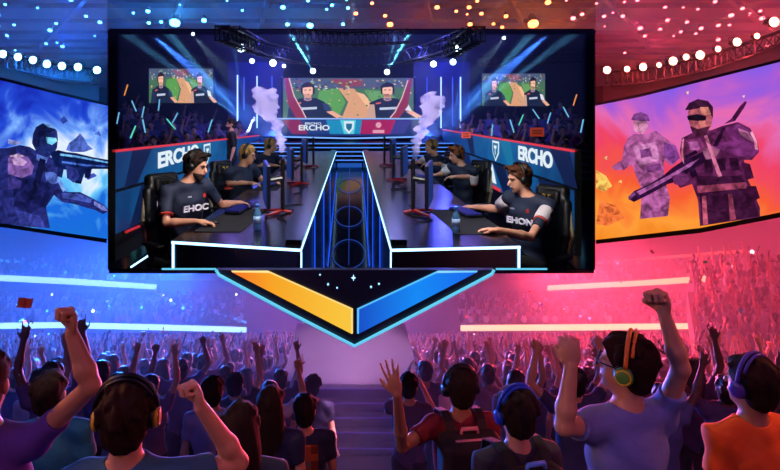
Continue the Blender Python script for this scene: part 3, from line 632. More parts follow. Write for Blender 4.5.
PS = [('distant_figure', (168, 86, 148), [(624, 146), (628, 138), (634, 134), (646, 134), (656, 131), (668, 140), (676, 146), (680, 158), (672, 166), (664, 160), (664, 178), (670, 198), (668, 216), (640, 219), (642, 190), (636, 176), (632, 164), (624, 170), (614, 170), (612, 166), (622, 160)]),
 ('distant_figure', (196, 120, 176), [(632, 146), (656, 142), (660, 160), (640, 166)]), ('distant_figure', (128, 60, 140), [(664, 142), (676, 146), (680, 158), (672, 164), (664, 156)]),
 ('distant_figure', (206, 130, 170), [(633, 119), (647, 118), (648, 128), (642, 134), (634, 131)]), ('distant_figure', (120, 60, 130), [(631, 120), (634, 114), (641, 112), (648, 115), (650, 121), (640, 121)]),
 ('soldier_body', (88, 28, 74), [(682, 138), (694, 132), (712, 130), (722, 126), (738, 122), (750, 128), (757, 140), (759, 152), (752, 160), (744, 160), (746, 176), (752, 188), (760, 208), (760, 217), (700, 226), (698, 200), (692, 184), (680, 188), (674, 180), (682, 164), (680, 150)]),
 ('soldier_body', (56, 16, 50), [(696, 176), (740, 176), (752, 190), (758, 216), (702, 225), (700, 200)]),
 ('soldier_body', (120, 44, 96), [(686, 140), (700, 138), (706, 150), (700, 164), (688, 160)]), ('soldier_body', (168, 84, 150), [(688, 142), (698, 141), (700, 150), (690, 150)]),
 ('soldier_arm', (112, 40, 104), [(724, 128), (738, 124), (750, 131), (757, 142), (758, 152), (750, 158), (736, 156), (722, 150), (710, 148), (712, 142), (726, 142), (732, 140)]),
 ('soldier_arm', (196, 110, 160), [(738, 128), (748, 132), (754, 142), (748, 140), (740, 134)]),
 ('soldier_belt', (150, 60, 90), [(697, 186), (746, 182), (748, 188), (698, 193)]), ('soldier_belt', (60, 14, 50), [(746, 186), (756, 186), (760, 198), (752, 202)]), ('soldier_belt', (60, 14, 50), [(742, 162), (750, 164), (754, 178), (746, 180)]),
 ('soldier_head', (172, 84, 96), [(688, 112), (693, 104), (703, 102), (711, 106), (713, 116), (711, 127), (706, 134), (699, 136), (692, 130), (689, 122)]),
 ('soldier_head', (52, 16, 44), [(685, 110), (689, 103), (698, 99), (708, 101), (713, 107), (713, 118), (709, 112), (700, 108), (690, 110)]),
 ('soldier_head', (70, 24, 50), [(690, 126), (698, 129), (710, 126), (706, 135), (698, 137), (692, 132)]), ('soldier_head', (20, 8, 26), [(687, 116), (697, 114), (706, 116), (706, 120), (698, 121), (688, 120)]),
 ('soldier_rifle', (44, 12, 54), [(628, 199), (634, 191), (650, 184), (664, 175), (672, 168), (684, 160), (700, 153), (712, 147), (718, 150), (714, 158), (702, 164), (690, 170), (684, 178), (676, 182), (668, 184), (650, 194), (634, 202)]),
 ('soldier_rifle', (170, 90, 160), [(636, 192), (664, 178), (690, 163), (700, 158), (690, 167), (664, 182), (640, 195)]),
 ('soldier_rifle', (80, 20, 70), [(735, 121), (744, 108), (747, 102), (745, 101), (740, 106), (731, 119), (724, 124)]),
 ('soldier_glove', (150, 84, 120), [(702, 150), (712, 146), (720, 150), (716, 157), (706, 160)]), ('soldier_glove', (110, 44, 100), [(672, 176), (684, 172), (690, 180), (682, 186), (674, 184)])]
PS += [('vest_pouch', (46, 12, 42), [(704, 160), (712, 160), (713, 172), (705, 173)]), ('vest_pouch', (46, 12, 42), [(716, 159), (725, 158), (726, 170), (717, 172)]), ('vest_pouch', (46, 12, 42), [(729, 158), (738, 158), (740, 170), (731, 171)]),
 ('vest_strap', (200, 104, 140), [(704, 136), (707, 135), (722, 176), (718, 177)]), ('vest_strap', (40, 10, 40), [(722, 128), (726, 127), (718, 146), (713, 146)]), ('arm_highlight', (226, 130, 160), [(752, 131), (757, 141), (758, 150), (755, 149), (754, 141), (750, 133)]),
 ('arm_highlight', (220, 120, 150), [(682, 140), (684, 138), (683, 152), (684, 164), (681, 158)]), ('face_light', (226, 134, 120), [(700, 107), (708, 107), (711, 114), (706, 115), (701, 113)]), ('face_light', (214, 120, 110), [(699, 121), (705, 121), (706, 126), (700, 127)]),
 ('leg_highlight', (190, 84, 110), [(702, 196), (706, 196), (708, 224), (703, 225)]), ('leg_highlight', (150, 60, 90), [(728, 194), (732, 194), (736, 219), (730, 221)]), ('rifle_scope', (30, 8, 40), [(684, 156), (696, 150), (698, 153), (686, 159)]), ('rifle_magazine', (36, 10, 46), [(688, 168), (694, 165), (698, 176), (692, 178)]),
 ('rifle_muzzle', (120, 60, 120), [(628, 197), (634, 191), (636, 194), (630, 200)]), ('ember', (255, 220, 150), [(618, 182), (621, 180), (622, 183)]), ('ember', (255, 220, 150), [(686, 92), (689, 91), (688, 95)]), ('ember', (255, 200, 190), [(742, 96), (745, 95), (744, 98)]), ('ember', (255, 230, 160), [(604, 158), (607, 156), (607, 160)]),
 ('distant_vest', (120, 56, 120), [(640, 150), (650, 148), (652, 156), (641, 158)]), ('distant_vest', (120, 56, 120), [(646, 166), (660, 163), (662, 170), (647, 173)]), ('flame_cloud', (255, 190, 90), [(596, 170), (606, 176), (612, 186), (604, 192), (596, 188)]), ('flame_cloud', (255, 120, 60), [(600, 200), (616, 206), (624, 218), (608, 226), (596, 224)])]
PB += [('chest_strap', (14, 18, 60), [(40, 158), (46, 160), (36, 200), (29, 200)]), ('chest_light', (110, 150, 240), [(58, 166), (60, 178), (66, 190), (63, 192), (57, 180)]), ('helmet_light', (120, 170, 245), [(43, 123), (52, 125), (56, 129), (48, 127)]), ('debris', (40, 60, 150), [(60, 120), (64, 116), (68, 121), (63, 124)]), ('debris', (70, 100, 200), [(94, 134), (99, 131), (101, 136)]),
 ('rifle_magazine', (10, 18, 66), [(84, 168), (92, 168), (90, 178), (85, 178)]), ('rifle_grip', (20, 34, 96), [(58, 166), (64, 168), (62, 178), (57, 176)]), ('shoulder_light', (214, 178, 220), [(9, 156), (17, 154), (24, 156), (17, 158)])]
for i, (n, c, pts) in enumerate(PB): picture(n, paint(*c), pts, PL, .004+.0015*i, tL, .001)
for i, (n, c, pts) in enumerate(PS): picture(n, paint(*c), pts, PR, .004+.0015*i, t, .001)

# lighting trusses that carry the big lamps over the side screens
def lattice(mb, A, B, w, n, r=.02):
    A, B = Vector(A), Vector(B); e = (B-A).normalized(); s = e.cross(Vector((0, 0, 1))).normalized()*w/2; u = Vector((0, 0, w/2))
    C = [s+u, s-u, -s-u, -s+u]
    for c in C: mb.tube([A+c, B+c], r, 6)
    for i in range(n):
        p, q = A.lerp(B, i/n), A.lerp(B, (i+1)/n)
        for k in range(4):
            mb.tube([p+C[k], p+C[(k+1) % 4]], r*.6, 4); mb.tube([p+C[k], q+C[(k+1) % 4]], r*.6, 4)
def lamp_proto(name, label, m, r, group):
    t = thing(name, label, 'spotlight', (0, 0, 0), group)
    b = MB(); b.lathe((0, .10, 0), (0, -1, 0), [(-.10*r/.1, r*.55), (0, r*.9), (.09, r*1.15), (.10, r*1.15)], 14); b.tube([(-r, .08, 0), (-r*1.25, .08, r*1.3), (r*1.25, .08, r*1.3), (r, .08, 0)], r*.1, 5); b.build('housing', BLACK, t)
    b = MB(); b.lathe((0, -.003, 0), (0, -1, 0), [(0, r*1.08), (.012, r*.9), (.03, r*.3)], 14); b.build('lens', m, t, True); return t
lampB = [(-22, 50), (3, 54), (18, 57), (33, 60), (47, 64), (62, 66), (78, 67), (97, 70)]
lampR = [(607, 70, .9), (627, 69, .7), (643, 67, .9), (659, 65, .6), (673, 61, 1), (686, 57, .75), (700, 55, 1.05), (718, 49, .7), (737, 42, 1), (757, 36, .7), (774, 22, 1.2)]
LMB = glow('lamp_lens_blue', (.55, .85, 1), 14); LMR = glow('lamp_lens_red', (1, .62, .5), 14)
p0 = None
for i, (x, y) in enumerate(lampB):
    lab = ['cyan-white spotlight at the outer end of the left lamp row', 'cyan-white spotlight second from the outer end of the left row', 'cyan-white spotlight third from the outer end of the left row', 'cyan-white spotlight fourth from the outer end of the left row', 'cyan-white spotlight fourth from the inner end of the left row', 'cyan-white spotlight third from the inner end of the left row', 'cyan-white spotlight second from the inner end of the left row', 'cyan-white spotlight at the inner end of the left lamp row'][i]
    if p0 is None: p0 = lamp_proto('stage_spotlight', lab, LMB, .055, 'spotlights in a row over the left screen'); p0.location = Q(x, y, 9)
    else: dup_tree(p0, Q(x, y, 9), label=lab)
p1 = None; ords = ['inner end', 'second place from the inner end', 'third place from the inner end', 'fourth place from the inner end', 'fifth place from the inner end', 'middle', 'fifth place from the outer end', 'fourth place from the outer end', 'third place from the outer end', 'second place from the outer end', 'outer end']
for i, (x, y, s) in enumerate(lampR):
    lab = 'red-white spotlight at the %s of the right row' % ords[i]
    if p1 is None: p1 = lamp_proto('stage_spotlight', lab, LMR, .055, 'spotlights in a row over the right screen'); p1.location = Q(x, y, 9); p1.scale = (s*1.1,)*3
    else: dup_tree(p1, Q(x, y, 9), scale=s*1.1, label=lab)
for (x, y) in lampB[1::2]: light('POINT', 'lamp_row_glow', Q(x, y, 8.85), (.02, .26, 1), 45, size=.05)
for (x, y, s) in lampR[::2]: light('POINT', 'lamp_row_glow', Q(x, y, 8.85), (1, .06, .05), 32*s, size=.05)
for pts, lab in (([(-40, 52), (20, 64), (60, 72), (95, 76)], 'black lattice truss carrying the lamp row over the left screen'), ([(609, 79), (645, 76), (700, 65), (740, 52), (810, 28)], 'black lattice truss carrying the lamp row over the right screen')):
    b = MB()
    for i in range(len(pts)-1): lattice(b, Q(*pts[i], 9.3), Q(*pts[i+1], 9.3), .22, 7, .016)
    tag(b.build('lighting_truss', TRUSSM), lab, 'truss')
# dark curved valance between the lamp row and each screen
VAL = mat('valance_dark', (.05, .06, .12), .6)
for pts, side in (([(-40, 60, 78), (8, 68, 80), (60, 82, 93), (99, 87, 102)], 'left'), ([(603, 86, 103), (640, 84, 95), (700, 71, 80), (772, 48, 62), (812, 34, 52)], 'right')):
    b = MB()
    for i in range(len(pts)-1):
        (x0, a0, c0), (x1, a1, c1) = pts[i], pts[i+1]
        V = [Q(x0, a0, 9.5), Q(x1, a1, 9.5), Q(x1, c1, 9.5), Q(x0, c0, 9.5)]; V += [v+Vector((0, .3, 0)) for v in V]
        b.add(V, [(0, 1, 2, 3), (7, 6, 5, 4), (0, 4, 5, 1), (3, 2, 6, 7), (1, 5, 6, 2), (0, 3, 7, 4)])
    tag(b.build('screen_valance', VAL), 'dark curved valance panel above the %s screen' % side, 'valance')
HZ2 = haze_mat('lamp_haze', (.9, .9, 1), .035)
haze('lamp_haze', [(-kl*8-.03, 8, CZ+1.9), (-7.6, 8, CZ+1.9), (-13, 14, CZ+3.6), (-kl*14-.04, 14, CZ+3.6), (-kl*8-.03, 8, CZ+.1), (-7.6, 8, CZ+.1), (-13, 14, CZ+.1), (-kl*14-.04, 14, CZ+.1)], 0, HZ2, 'blue haze glowing around the left lamp row')
haze('lamp_haze', [(kr*8+.03, 8, CZ+2.2), (7.6, 8, CZ+2.2), (13, 14, CZ+3.6), (kr*14+.04, 14, CZ+3.6), (kr*8+.03, 8, CZ+.1), (7.6, 8, CZ+.1), (13, 14, CZ+.1), (kr*14+.04, 14, CZ+.1)], 0, HZ2, 'red haze glowing around the right lamp row')

# ceiling lamps: one object each, hung under the ceiling
r = random.Random(11)
spots = []
known = [(175, 22, 2.4), (310, 25, 1.5), (283, 7, 1.1), (204, 20, 1.2), (100, 22, .9), (50, 30, 1), (86, 16, .8), (148, 11, 1), (332, 5, .8), (343, 24, .8), (533, 23, 2.4), (506, 16, 1), (548, 2, 1.3), (390, 24, 1.4), (437, 7, 1.1), (469, 7, 1), (470, 24, 1.1), (573, 18, 1.1), (582, 14, .9), (604, 16, .9), (640, 28, 1.1), (665, 7, .8), (731, 15, 1.2), (701, 28, 1), (660, 29, .8), (762, 18, 1.2), (372, 3, .8)]
for x, y, s in known: spots.append((x, y, s))
tries = 0
while len(spots) < 96 and tries < 4000:
    tries += 1; x = r.uniform(-10, 790); y = r.uniform(-4, 58)
    if 104 < x < 600 and y > 27: continue
    if any(abs(x-a)+abs(y-b_)*1.5 < 11 for a, b_, _ in spots): continue
    spots.append((x, y, r.uniform(.45, .95)))
prot = {}
for x, y, s in spots:
    d = min(46, max(14, 4.05*FP/max(CY-y, 45)))
    cold = x < 348; d = d-.2
    key = 'b' if cold else ('o' if x < 560 else 'r')
    if key not in prot:
        m = glow('ceiling_lens_'+key, {'b': (.35, .75, 1), 'o': (1, .5, .25), 'r': (1, .4, .42)}[key], 9)
        q = MB(); q.use(m).lathe((0, 0, 0), (0, -.6, -1), [(0, .07), (.03, .07), (.05, .03)], 10); q.use(BLACK).lathe((0, 0, 0), (0, .6, 1), [(0, .075), (.12, .06), (.18, .03)], 10)
        o = q.build('ceiling_spotlight', None, None, True); prot[key] = o
        tag(o, {'b': 'small blue spotlight dotted across the blue half of the ceiling', 'o': 'small orange spotlight dotted across the middle of the ceiling', 'r': 'small red spotlight dotted across the right end of the ceiling'}[key], 'spotlight', {'b': 'blue ceiling spotlights', 'o': 'orange ceiling spotlights', 'r': 'red ceiling spotlights'}[key])
    else: o = prot[key].copy(); COL.objects.link(o)
    if (x, y) == (175, 22): o['label'] = 'biggest and brightest blue spotlight, above the left end of the stage house'; del o['group']
    elif (x, y) == (533, 23): o['label'] = 'biggest and brightest orange spotlight, above the right end of the stage house'; del o['group']
    elif (x, y) == (176, 23) : pass
    elif 'group' not in o:
        o['label'] = {'b': 'small blue spotlight dotted across the blue half of the ceiling', 'o': 'small orange spotlight dotted across the middle of the ceiling', 'r': 'small red spotlight dotted across the right end of the ceiling'}[key]; o['group'] = {'b': 'blue ceiling spotlights', 'o': 'orange ceiling spotlights', 'r': 'red ceiling spotlights'}[key]
    elif o['label'].startswith('biggest'): pass
    o.location = Q(x, y, d); o.scale = (s*1.35*d/25,)*3
for x, y, p, c in ((175, 22, 800, (.05, .35, 1)), (310, 25, 600, (.04, .3, 1)), (60, 20, 700, BLUE), (533, 23, 800, (1, .22, .03)), (640, 20, 450, RED), (750, 14, 450, RED), (430, 14, 250, (1, .12, .04)), (250, 10, 600, BLUE)):
    light('POINT', 'ceiling_lamp_glow', Q(x, y, 21), c, p, size=.1)
for (x0, y0, x1, y1, cc_) in ((92, 27, 45, 0, 0), (142, 29, 102, 0, 0), (232, 27, 212, 0, 0), (353, 29, 353, 0, 0), (480, 29, 502, 0, 1), (565, 29, 605, 0, 1), (615, 25, 657, 0, 1), (710, 25, 762, 0, 1)):
    light('SPOT', 'ceiling_beam', Q(x0, y0, 27), (.35, .7, 1) if cc_ == 0 else (1, .35, .15), 160000, aim=Q(x1, y1, 18), size=.02, angle=1.1, blend=.4)
HZ3 = haze_mat('ceiling_haze', (.9, .9, 1), .012)
haze('ceiling_haze', [(-30, 10, CZ+4.4), (30, 10, CZ+4.4), (40, 46, CZ+4.4), (-40, 46, CZ+4.4), (-30, 14.1, CZ+2.2), (30, 14.1, CZ+2.2), (40, 46, CZ+3.65), (-40, 46, CZ+3.65)], 0, HZ3, 'thin coloured haze under the arena ceiling')

# V shaped emblem hung under the stage house
def Z(px, py, d=3.54): return Q(px, py, d)
t = thing('emblem_sign', 'hanging V shaped emblem with a yellow and a blue bar', 'sign', Z(354, 340))
NV = mat('emblem_navy', (.02, .035, .11), .35, emit=(.01, .02, .10), strength=.35)
b = MB(); b.prism([Z(216, 270), Z(494, 270), Z(494, 273), Z(355, 347), Z(216, 274)], (0, .05, 0)); b.build('backing_panel', NV, t)
b = MB(); b.tube([Z(216, 270, 3.52), Z(219, 275, 3.52), Z(286, 311, 3.52), Z(354.5, 346, 3.52), Z(424, 310, 3.52), Z(492, 274, 3.52), Z(494, 270, 3.52)], .0105, 8); b.build('neon_outline', glow('neon_cyan', (.38, .80, .95), 1.0), t)
def bar(P, fill, edge, name):
    b = MB(); c = sum((Vector(p) for p in P), Vector())/len(P); I = [Vector(p)+(c-Vector(p)).normalized()*.014 for p in P]
    n = len(P); F = [v+Vector((0, -.025, 0)) for v in I]
    b.use(edge).add([Vector(p) for p in P]+F, [(i, (i+1) % n, n+(i+1) % n, n+i) for i in range(n)]); b.use(fill).add(F, [tuple(range(n))])
    b.build(name, None, t)
YF = led_cloud('emblem_yellow', 0, Z(231, 0).x, Z(353, 0).x, [(0, (.98, .45, .10)), (.35, (.99, .66, .12)), (1, (1, .80, .25))], .5, .05, .95)
bar([Z(231, 270.5), Z(268, 270.5), Z(353, 308.5), Z(353, 333.5)], YF, glow('emblem_yellow_edge', (1, .85, .5), 1), 'yellow_bar')
BF = led_cloud('emblem_blue', 0, Z(357, 0).x, Z(478, 0).x, [(0, (.02, .30, .80)), (.5, (.0, .55, .98)), (1, (.02, .40, .95))], .5, .05, .95)
bar([Z(357, 308.5), Z(438, 270.5), Z(478, 270.5), Z(357, 333.5)], BF, glow('emblem_blue_edge', (.35, .75, 1), 1), 'blue_bar')
ST = glow('emblem_star', (.6, .85, 1), 3)
for x, y, rr in ((353.5, 278, 2.2), (328, 284.5, 1.1), (337, 288, .9), (371, 287, 1.1), (379, 284, 1), (320, 275, .8)):
    b = MB(); c = Z(x, y, 3.53); k = rr*3.53/FP
    b.prism([c+Vector((k*q*math.cos(a), 0, k*q*math.sin(a)*1.5)) for q, a in [(1 if i % 2 == 0 else .3, i*PI/4) for i in range(8)]], (0, .006, 0)); b.build('star', ST, t)
b = MB(); b.tube([Z(162, 269, 3.59), Z(216, 269, 3.59)], .006, 6); tag(b.build('neon_strip', MATS['neon_cyan']), 'short cyan neon strip under the stage, left of the V emblem', 'light strip')
b = MB(); b.tube([Z(496, 269, 3.59), Z(547, 269, 3.59)], .006, 6); tag(b.build('neon_strip', MATS['neon_cyan']), 'short cyan neon strip under the stage, right of the V emblem', 'light strip')

# ================================================================== inside the stage house
DT = -.98                                                      # desk tops, relative to the eye
def zc(h): return CZ+h
NEON = glow('desk_neon', (.62, .82, 1), 3.0); NEONB = glow('neon_blue', (.10, .35, 1), 1.1)
DESKM = mat('desk_top_black', (.012, .016, .03), .24); DESKP = mat('desk_panel', (.015, .03, .09), .25)
def desk(side, FL, FR, farL, farR, label):
    """FL, FR: near left and near right corners (x, y); far corners at the same height"""
    t = thing('gaming_desk', label, 'desk', ((FL[0]+FR[0])/2, FL[1], zc(DT)-.2))
    b = MB(); P = [Vector((*p, zc(DT))) for p in (FL, FR, farR, farL)]; b.prism([p-Vector((0, 0, .05)) for p in P], (0, 0, .05)); b.build('desk_top', DESKM, t)
    def low(p, z=-2.38): return Vector((p[0], p[1], zc(max(z, -(kb*p[1])+.012))))
    def wall(A, B, n, name, m, zlow=-2.38, inset=.012):
        b = MB(); A3 = Vector((*A, zc(DT-.05))); B3 = Vector((*B, zc(DT-.05))); pts = [A3]
        N = 10; bot = [low((A[0]+(B[0]-A[0])*i/N, A[1]+(B[1]-A[1])*i/N), zlow) for i in range(N+1)]
        b.prism([A3]+bot+[B3], Vector(n)*.02); b.build(name, m, t); return bot
    f = Vector((FR[1]-FL[1], -(FR[0]-FL[0]), 0)).normalized()
    wall(FL, FR, -f, 'front_panel', DESKP)
    inner = (FR, farR) if side < 0 else (FL, farL); outer = (FL, farL) if side < 0 else (FR, farR)
    wall(inner[0], inner[1], (side, 0, 0), 'aisle_panel', DESKP)
    wall((outer[0][0]-side*-.0, outer[0][1]+.9), outer[1], (-side*1.0, 0, 0), 'outer_panel', DESKP, -1.86)
    # neon edges
    b = MB(); e = .011; o = f*.012
    A, B = Vector((*FL, zc(DT-.012))), Vector((*FR, zc(DT-.012))); b.tube([A+f*.0, B], e, 6)
    c = inner[0]; dd = .035
    b.tube([Vector((inner[0][0]-side*.006, inner[0][1], zc(DT-.012))), Vector((inner[1][0]-side*.006, inner[1][1], zc(DT-.012)))], .006, 6)
    if side < 0: C = FL; b.tube([Vector((C[0]+.012, C[1]-.012, zc(DT-.02))), low((C[0]+.012, C[1]-.012))], .009, 6)
    else: C = FR; b.tube([Vector((C[0]-.012, C[1]-.012, zc(DT-.02))), low((C[0]-.012, C[1]-.012))], .009, 6)
    b.tube([Vector((inner[0][0]-side*.008, inner[0][1]-.008, zc(DT-.02))), low((inner[0][0]-side*.008, inner[0][1]-.008))], .006, 6)
    b.build('neon_edge', NEON, t)
    x = inner[0][0]-side*.012
    for y, h in ((5.4, .0), (7.2, .0), (9.4, 0)):
        xx = x+(inner[1][0]-inner[0][0])*(y-inner[0][1])/(inner[1][1]-inner[0][1]); b = MB(); b.tube([Vector((xx, y, zc(DT-.03))), low((xx, y))], .006, 6); b.build('panel_light', NEONB, t)
    b = MB(); b.tube([Vector((inner[0][0]-side*.014, 8.4, zc(-2.33))), Vector((inner[1][0]-side*.014, 13.6, zc(-1.50)))], .008, 6)
    b.build('panel_light', NEONB, t)
    # raised ledge along the aisle
    b = MB(); w_ = .12
    I0, I1 = Vector((*inner[0], zc(DT))), Vector((*inner[1], zc(DT))); off = Vector((side*w_, 0, 0))
    b.prism([I0+Vector((0, .12, 0)), I1, I1+off, I0+off+Vector((0, .12, 0))], (0, 0, .035)); b.build('ledge', DESKM, t)
    return t
desk(-1, (-1.352, 4.23), (-.361, 3.99), (-1.13, 13.6), (-.361, 13.6), 'long black gaming desk with neon edges on the left side of the aisle')
desk(1, (.291, 3.99), (1.232, 4.08), (.291, 13.6), (1.12, 13.6), 'long black gaming desk with neon edges on the right side of the aisle')

b = MB(); b.prism([Vector((-.361, 8.3, zc(-2.375))), Vector((.291, 8.3, zc(-2.375))), Vector((.291, 14.8, zc(-1.33))), Vector((-.361, 14.8, zc(-1.33)))], (0, 0, -.02)); tag(b.build('aisle_ramp', SFL), 'glossy dark ramp between the two gaming desks', 'ramp')
# aisle floor rings
b = MB(); FLZ = -2.385
for yy in (8.9, 10.6, 12.6):
    b.tube([(-.035+.26*math.cos(a), yy+.55*math.sin(a), zc(-2.355+(yy+.55*math.sin(a)-8.3)*.1608)) for a in np.linspace(0, 2*PI, 32)[:-1]], .008, 5, True)
b.tube([(-.035, 8.5, zc(-2.33)), (-.035, 14.7, zc(-1.33))], .006, 5)
tag(b.build('floor_light', glow('floor_neon', (.2, .42, 1), .3)), 'dim blue ring pattern of lights in the aisle floor', 'floor light')

# gaming chairs
GOLD = mat('chair_gold', (.75, .60, .28), .5); CREAM = mat('chair_cream', (.66, .62, .52), .55); LEATH = mat('chair_black', (.035, .038, .045), .42, bump=.1)
def chair(loc, yaw, label, base_z, grp=None):
    """loc: middle of the seat (top); yaw 0 faces +Y"""
    t = thing('gaming_chair', label, 'chair', loc, grp)
    c, s = math.cos(yaw), math.sin(yaw); R = Matrix.Rotation(yaw, 3, 'Z'); O = Vector(loc)
    L = lambda x, y, z: O+R@Vector((x, y, z))
    def sb(name, solid, m, h=.012, par=t): V, F = solid.mesh(h); return mesh_obj(name, V, F, m, par)
    R3 = np.array(R)
    S = Solid().rbox(L(0, 0, -.07), (.20, .19, .02), R3, .05).rbox(L(-.20, 0, -.04), (.02, .17, .02), R3, .04, k=.03).rbox(L(.20, 0, -.04), (.02, .17, .02), R3, .04, k=.03); sb('seat', S, LEATH)
    RB = R@Matrix.Rotation(math.radians(10), 3, 'X'); RN = np.array(RB); B = lambda x, y, z: L(0, -.24, -.02)+RB@Vector((x, y, z))
    S = Solid().rbox(B(0, 0, .22), (.15, .015, .22), RN, .04).rbox(B(0, 0, .56), (.12, .015, .18), RN, .045, k=.04)
    for g in (-1, 1):
        S.cap(B(g*.17, .03, .06), B(g*.20, .035, .32), .045, .05, k=.04); S.cap(B(g*.20, .035, .34), B(g*.17, .03, .62), .05, .045, k=.04)
    br = sb('backrest', S, LEATH)
    S = Solid()
    for g in (-1, 1): S.cap(B(g*.215, .028, .12), B(g*.243, .038, .33), .022, .028); S.cap(B(g*.243, .038, .34), B(g*.205, .03, .56), .028, .02)
    sb('side_bolster', S, CREAM, .01)
    S = Solid().rbox(B(0, .055, .66), (.085, .012, .045), RN, .03); hp = sb('head_pillow', S, LEATH, .01)
    b = MB(); q = B(0, .105, .67); ux, uz = RB@Vector((1, 0, 0)), RB@Vector((0, 0, 1)); n = RB@Vector((0, 1, 0))
    for g in (-1, 1): b.prism([q+ux*g*.012+uz*.018, q+ux*g*.045+uz*.022, q+ux*g*.040+uz*.006, q+ux*g*.024+uz*.004, q+ux*g*.022-uz*.02, q+ux*g*.012-uz*.012], n*.004)
    b.build('pillow_logo', GOLD, hp)
    for g in (-1, 1):
        b = MB(); b.box(L(g*.30, .02, .17), (.085, .26, .03), R, .012); b.tube([L(g*.30, .0, .16), L(g*.30, 0, -.06), L(g*.2, 0, -.10)], .018, 8); b.build('armrest', BLACK, t)
    zb_ = base_z-loc[2]
    b = MB(); b.tube([L(0, 0, -.1), L(0, 0, zb_+.06)], .03, 10); b.build('gas_lift', BLACK, t)
    if zb_ < -.3:
        b = MB()
        for k in range(5):
            a = k*2*PI/5+.3; p = L(math.cos(a)*.30, math.sin(a)*.30, zb_+.06); b.tube([L(0, 0, zb_+.09), p], [.03, .018], 6); b.lathe(p+Vector((0, 0, -.03))+R@Vector((-.015*math.sin(a), .015*math.cos(a), 0)), R@Vector((math.sin(a), -math.cos(a), 0)), [(0, .028), (.03, .028)], 10)
        b.build('star_base', BLACK, t)
    return t
# players
def seated(name, lab, H, m, dh, hairstyle, hm, sk, big, beard=None, base=None, arms=None, jersey_txt=None, sleeve_m=None, hd=(.93, .0, -.22), grp=None):
    """m = +1: sits left of the aisle and faces right; -1: mirrored"""
    H = np.array(H, float); M = np.array((m, 1, 1.0))
    tf = nv(np.array((.72, -.62, 0))*M)
    off = lambda v: H+np.array(v, float)*M
    root = thing('person', lab, 'person', tuple(Vector(H)+Vector((0, 0, -.8))), grp)
    near, far = ('r', 'l') if m > 0 else ('l', 'r')
    J = dict(H=H, hf=np.array(hd)*M, tf=tf, P=off((-.11, .10, -.72)))
    J['S'+near] = off((-.22, -.15, -.215)); J['S'+far] = off((.05, .13, -.19))
    J['E'+near] = arms['En']; J['W'+near] = arms['Wn']; J['E'+far] = arms['Ef']; J['W'+far] = arms['Wf']
    J['D'+near] = arms.get('Dn', (.9*m, .3, -.05)); J['D'+far] = arms.get('Df', (.8*m, .5, -.08)); J['N'+near] = J['N'+far] = (0, 0, -1); J['posel'] = J['poser'] = 'mouse'
    P = J['P']; sd = np.cross(tf, (0, 0, 1))
    for c, g in (('l', -1), ('r', 1)):
        J['K'+c] = P+tf*.40*np.array((1, .3, 1))+sd*g*.13+np.array((.08*m, 0, .03)); J['A'+c] = J['K'+c]+np.array((0, 0, -.30 if not big else -.12))
    if big:     # keep the hidden shins above the sloping floor
        for c in 'lr': J['A'+c] = J['K'+c]+np.array((.1*m, .25, -.05))
    human(root, J, h=.008 if big else .012, hair=hairstyle, hair_mat=hm, shirt=JERSEY, skin=sk, pants=JEANS, sleeve=.72, hair_h=.006 if big else .009,
          phones=(BLACK, BLACK), beard=beard, face=True)
    # sleeve panels, shoulder marks and chest lettering
    S_, E_ = Vector(J['S'+near]), Vector(J['E'+near]); ax = (E_-S_).normalized()
    if sleeve_m:
        b = MB(); b.lathe(S_+ax*.06, ax, [(0, .064), (.02, .067), (.10, .067), (.125, .065)], 20); b.build('sleeve_panel', sleeve_m, root, True)
        S2, E2 = Vector(J['S'+far]), Vector(J['E'+far]); a2 = (E2-S2).normalized(); b = MB(); b.lathe(S2+a2*.03, a2, [(0, .062), (.02, .066), (.12, .064)], 20); b.build('sleeve_panel', sleeve_m, root, True)
    b = MB(); b.lathe(S_+ax*(.195), ax, [(0, .0615), (.012, .062)], 20); b.build('sleeve_hem', mat('hem_red', (.75, .2, .12), .6), root, True)
    if jersey_txt:
        fw = Vector(tf); u = Vector((0, 0, 1)); sdv = fw.cross(u)*-1
        mid = (Vector(J['Sl'])+Vector(J['Sr']))/2; c = mid+fw*.150-u*.155
        sx = Vector((-fw.y, fw.x, 0))*-1; sx = sx if sx.dot(Vector((1, 0, 0))) > 0 else -sx
        uu = (u+fw*.06).normalized()
        b = MB(); text_on(b, jersey_txt, .075, c, sx, uu, WHITE, bold=.03, ext=.006, sx=1.25); b.build('jersey_lettering', WHITE, root)
        b = MB(); k = c+uu*.10-sx*.085; b.prism([k, k+sx*.040, k+sx*.035+uu*.014, k+uu*.012], fw*.004); b.build('shoulder_mark', mat('mark_pale', (.6, .62, .68), .6), root)
        k = c+uu*.085+sx*.07; b = MB(); b.prism([k, k+sx*.026+uu*.003, k+sx*.028+uu*.03, k+sx*.014+uu*.038, k+uu*.03], fw*.004); b.build('jersey_patch', mat('patch_red', (.7, .18, .16), .5), root)
        n = ax.cross(Vector((0, 0, 1))).normalized(); n = n if n.y < 0 else -n; k = S_+ax*.11+n*.068
        q = n.cross(ax).normalized(); b = MB(); b.use(BLACK if sleeve_m else WHITE); 
        b.prism([k-q*.028-ax*.028, k+q*.028-ax*.028, k+q*.028+ax*.022, k-q*.028+ax*.022], n*.003)
        b.build('sleeve_patch', BLACK if sleeve_m else mat('patch_grey', (.45, .48, .55), .6), root)
    return root, J
GREYW = mat('jersey_light_sleeve', (.80, .78, .78), .75)
H1 = Q(196, 166, 5.0)
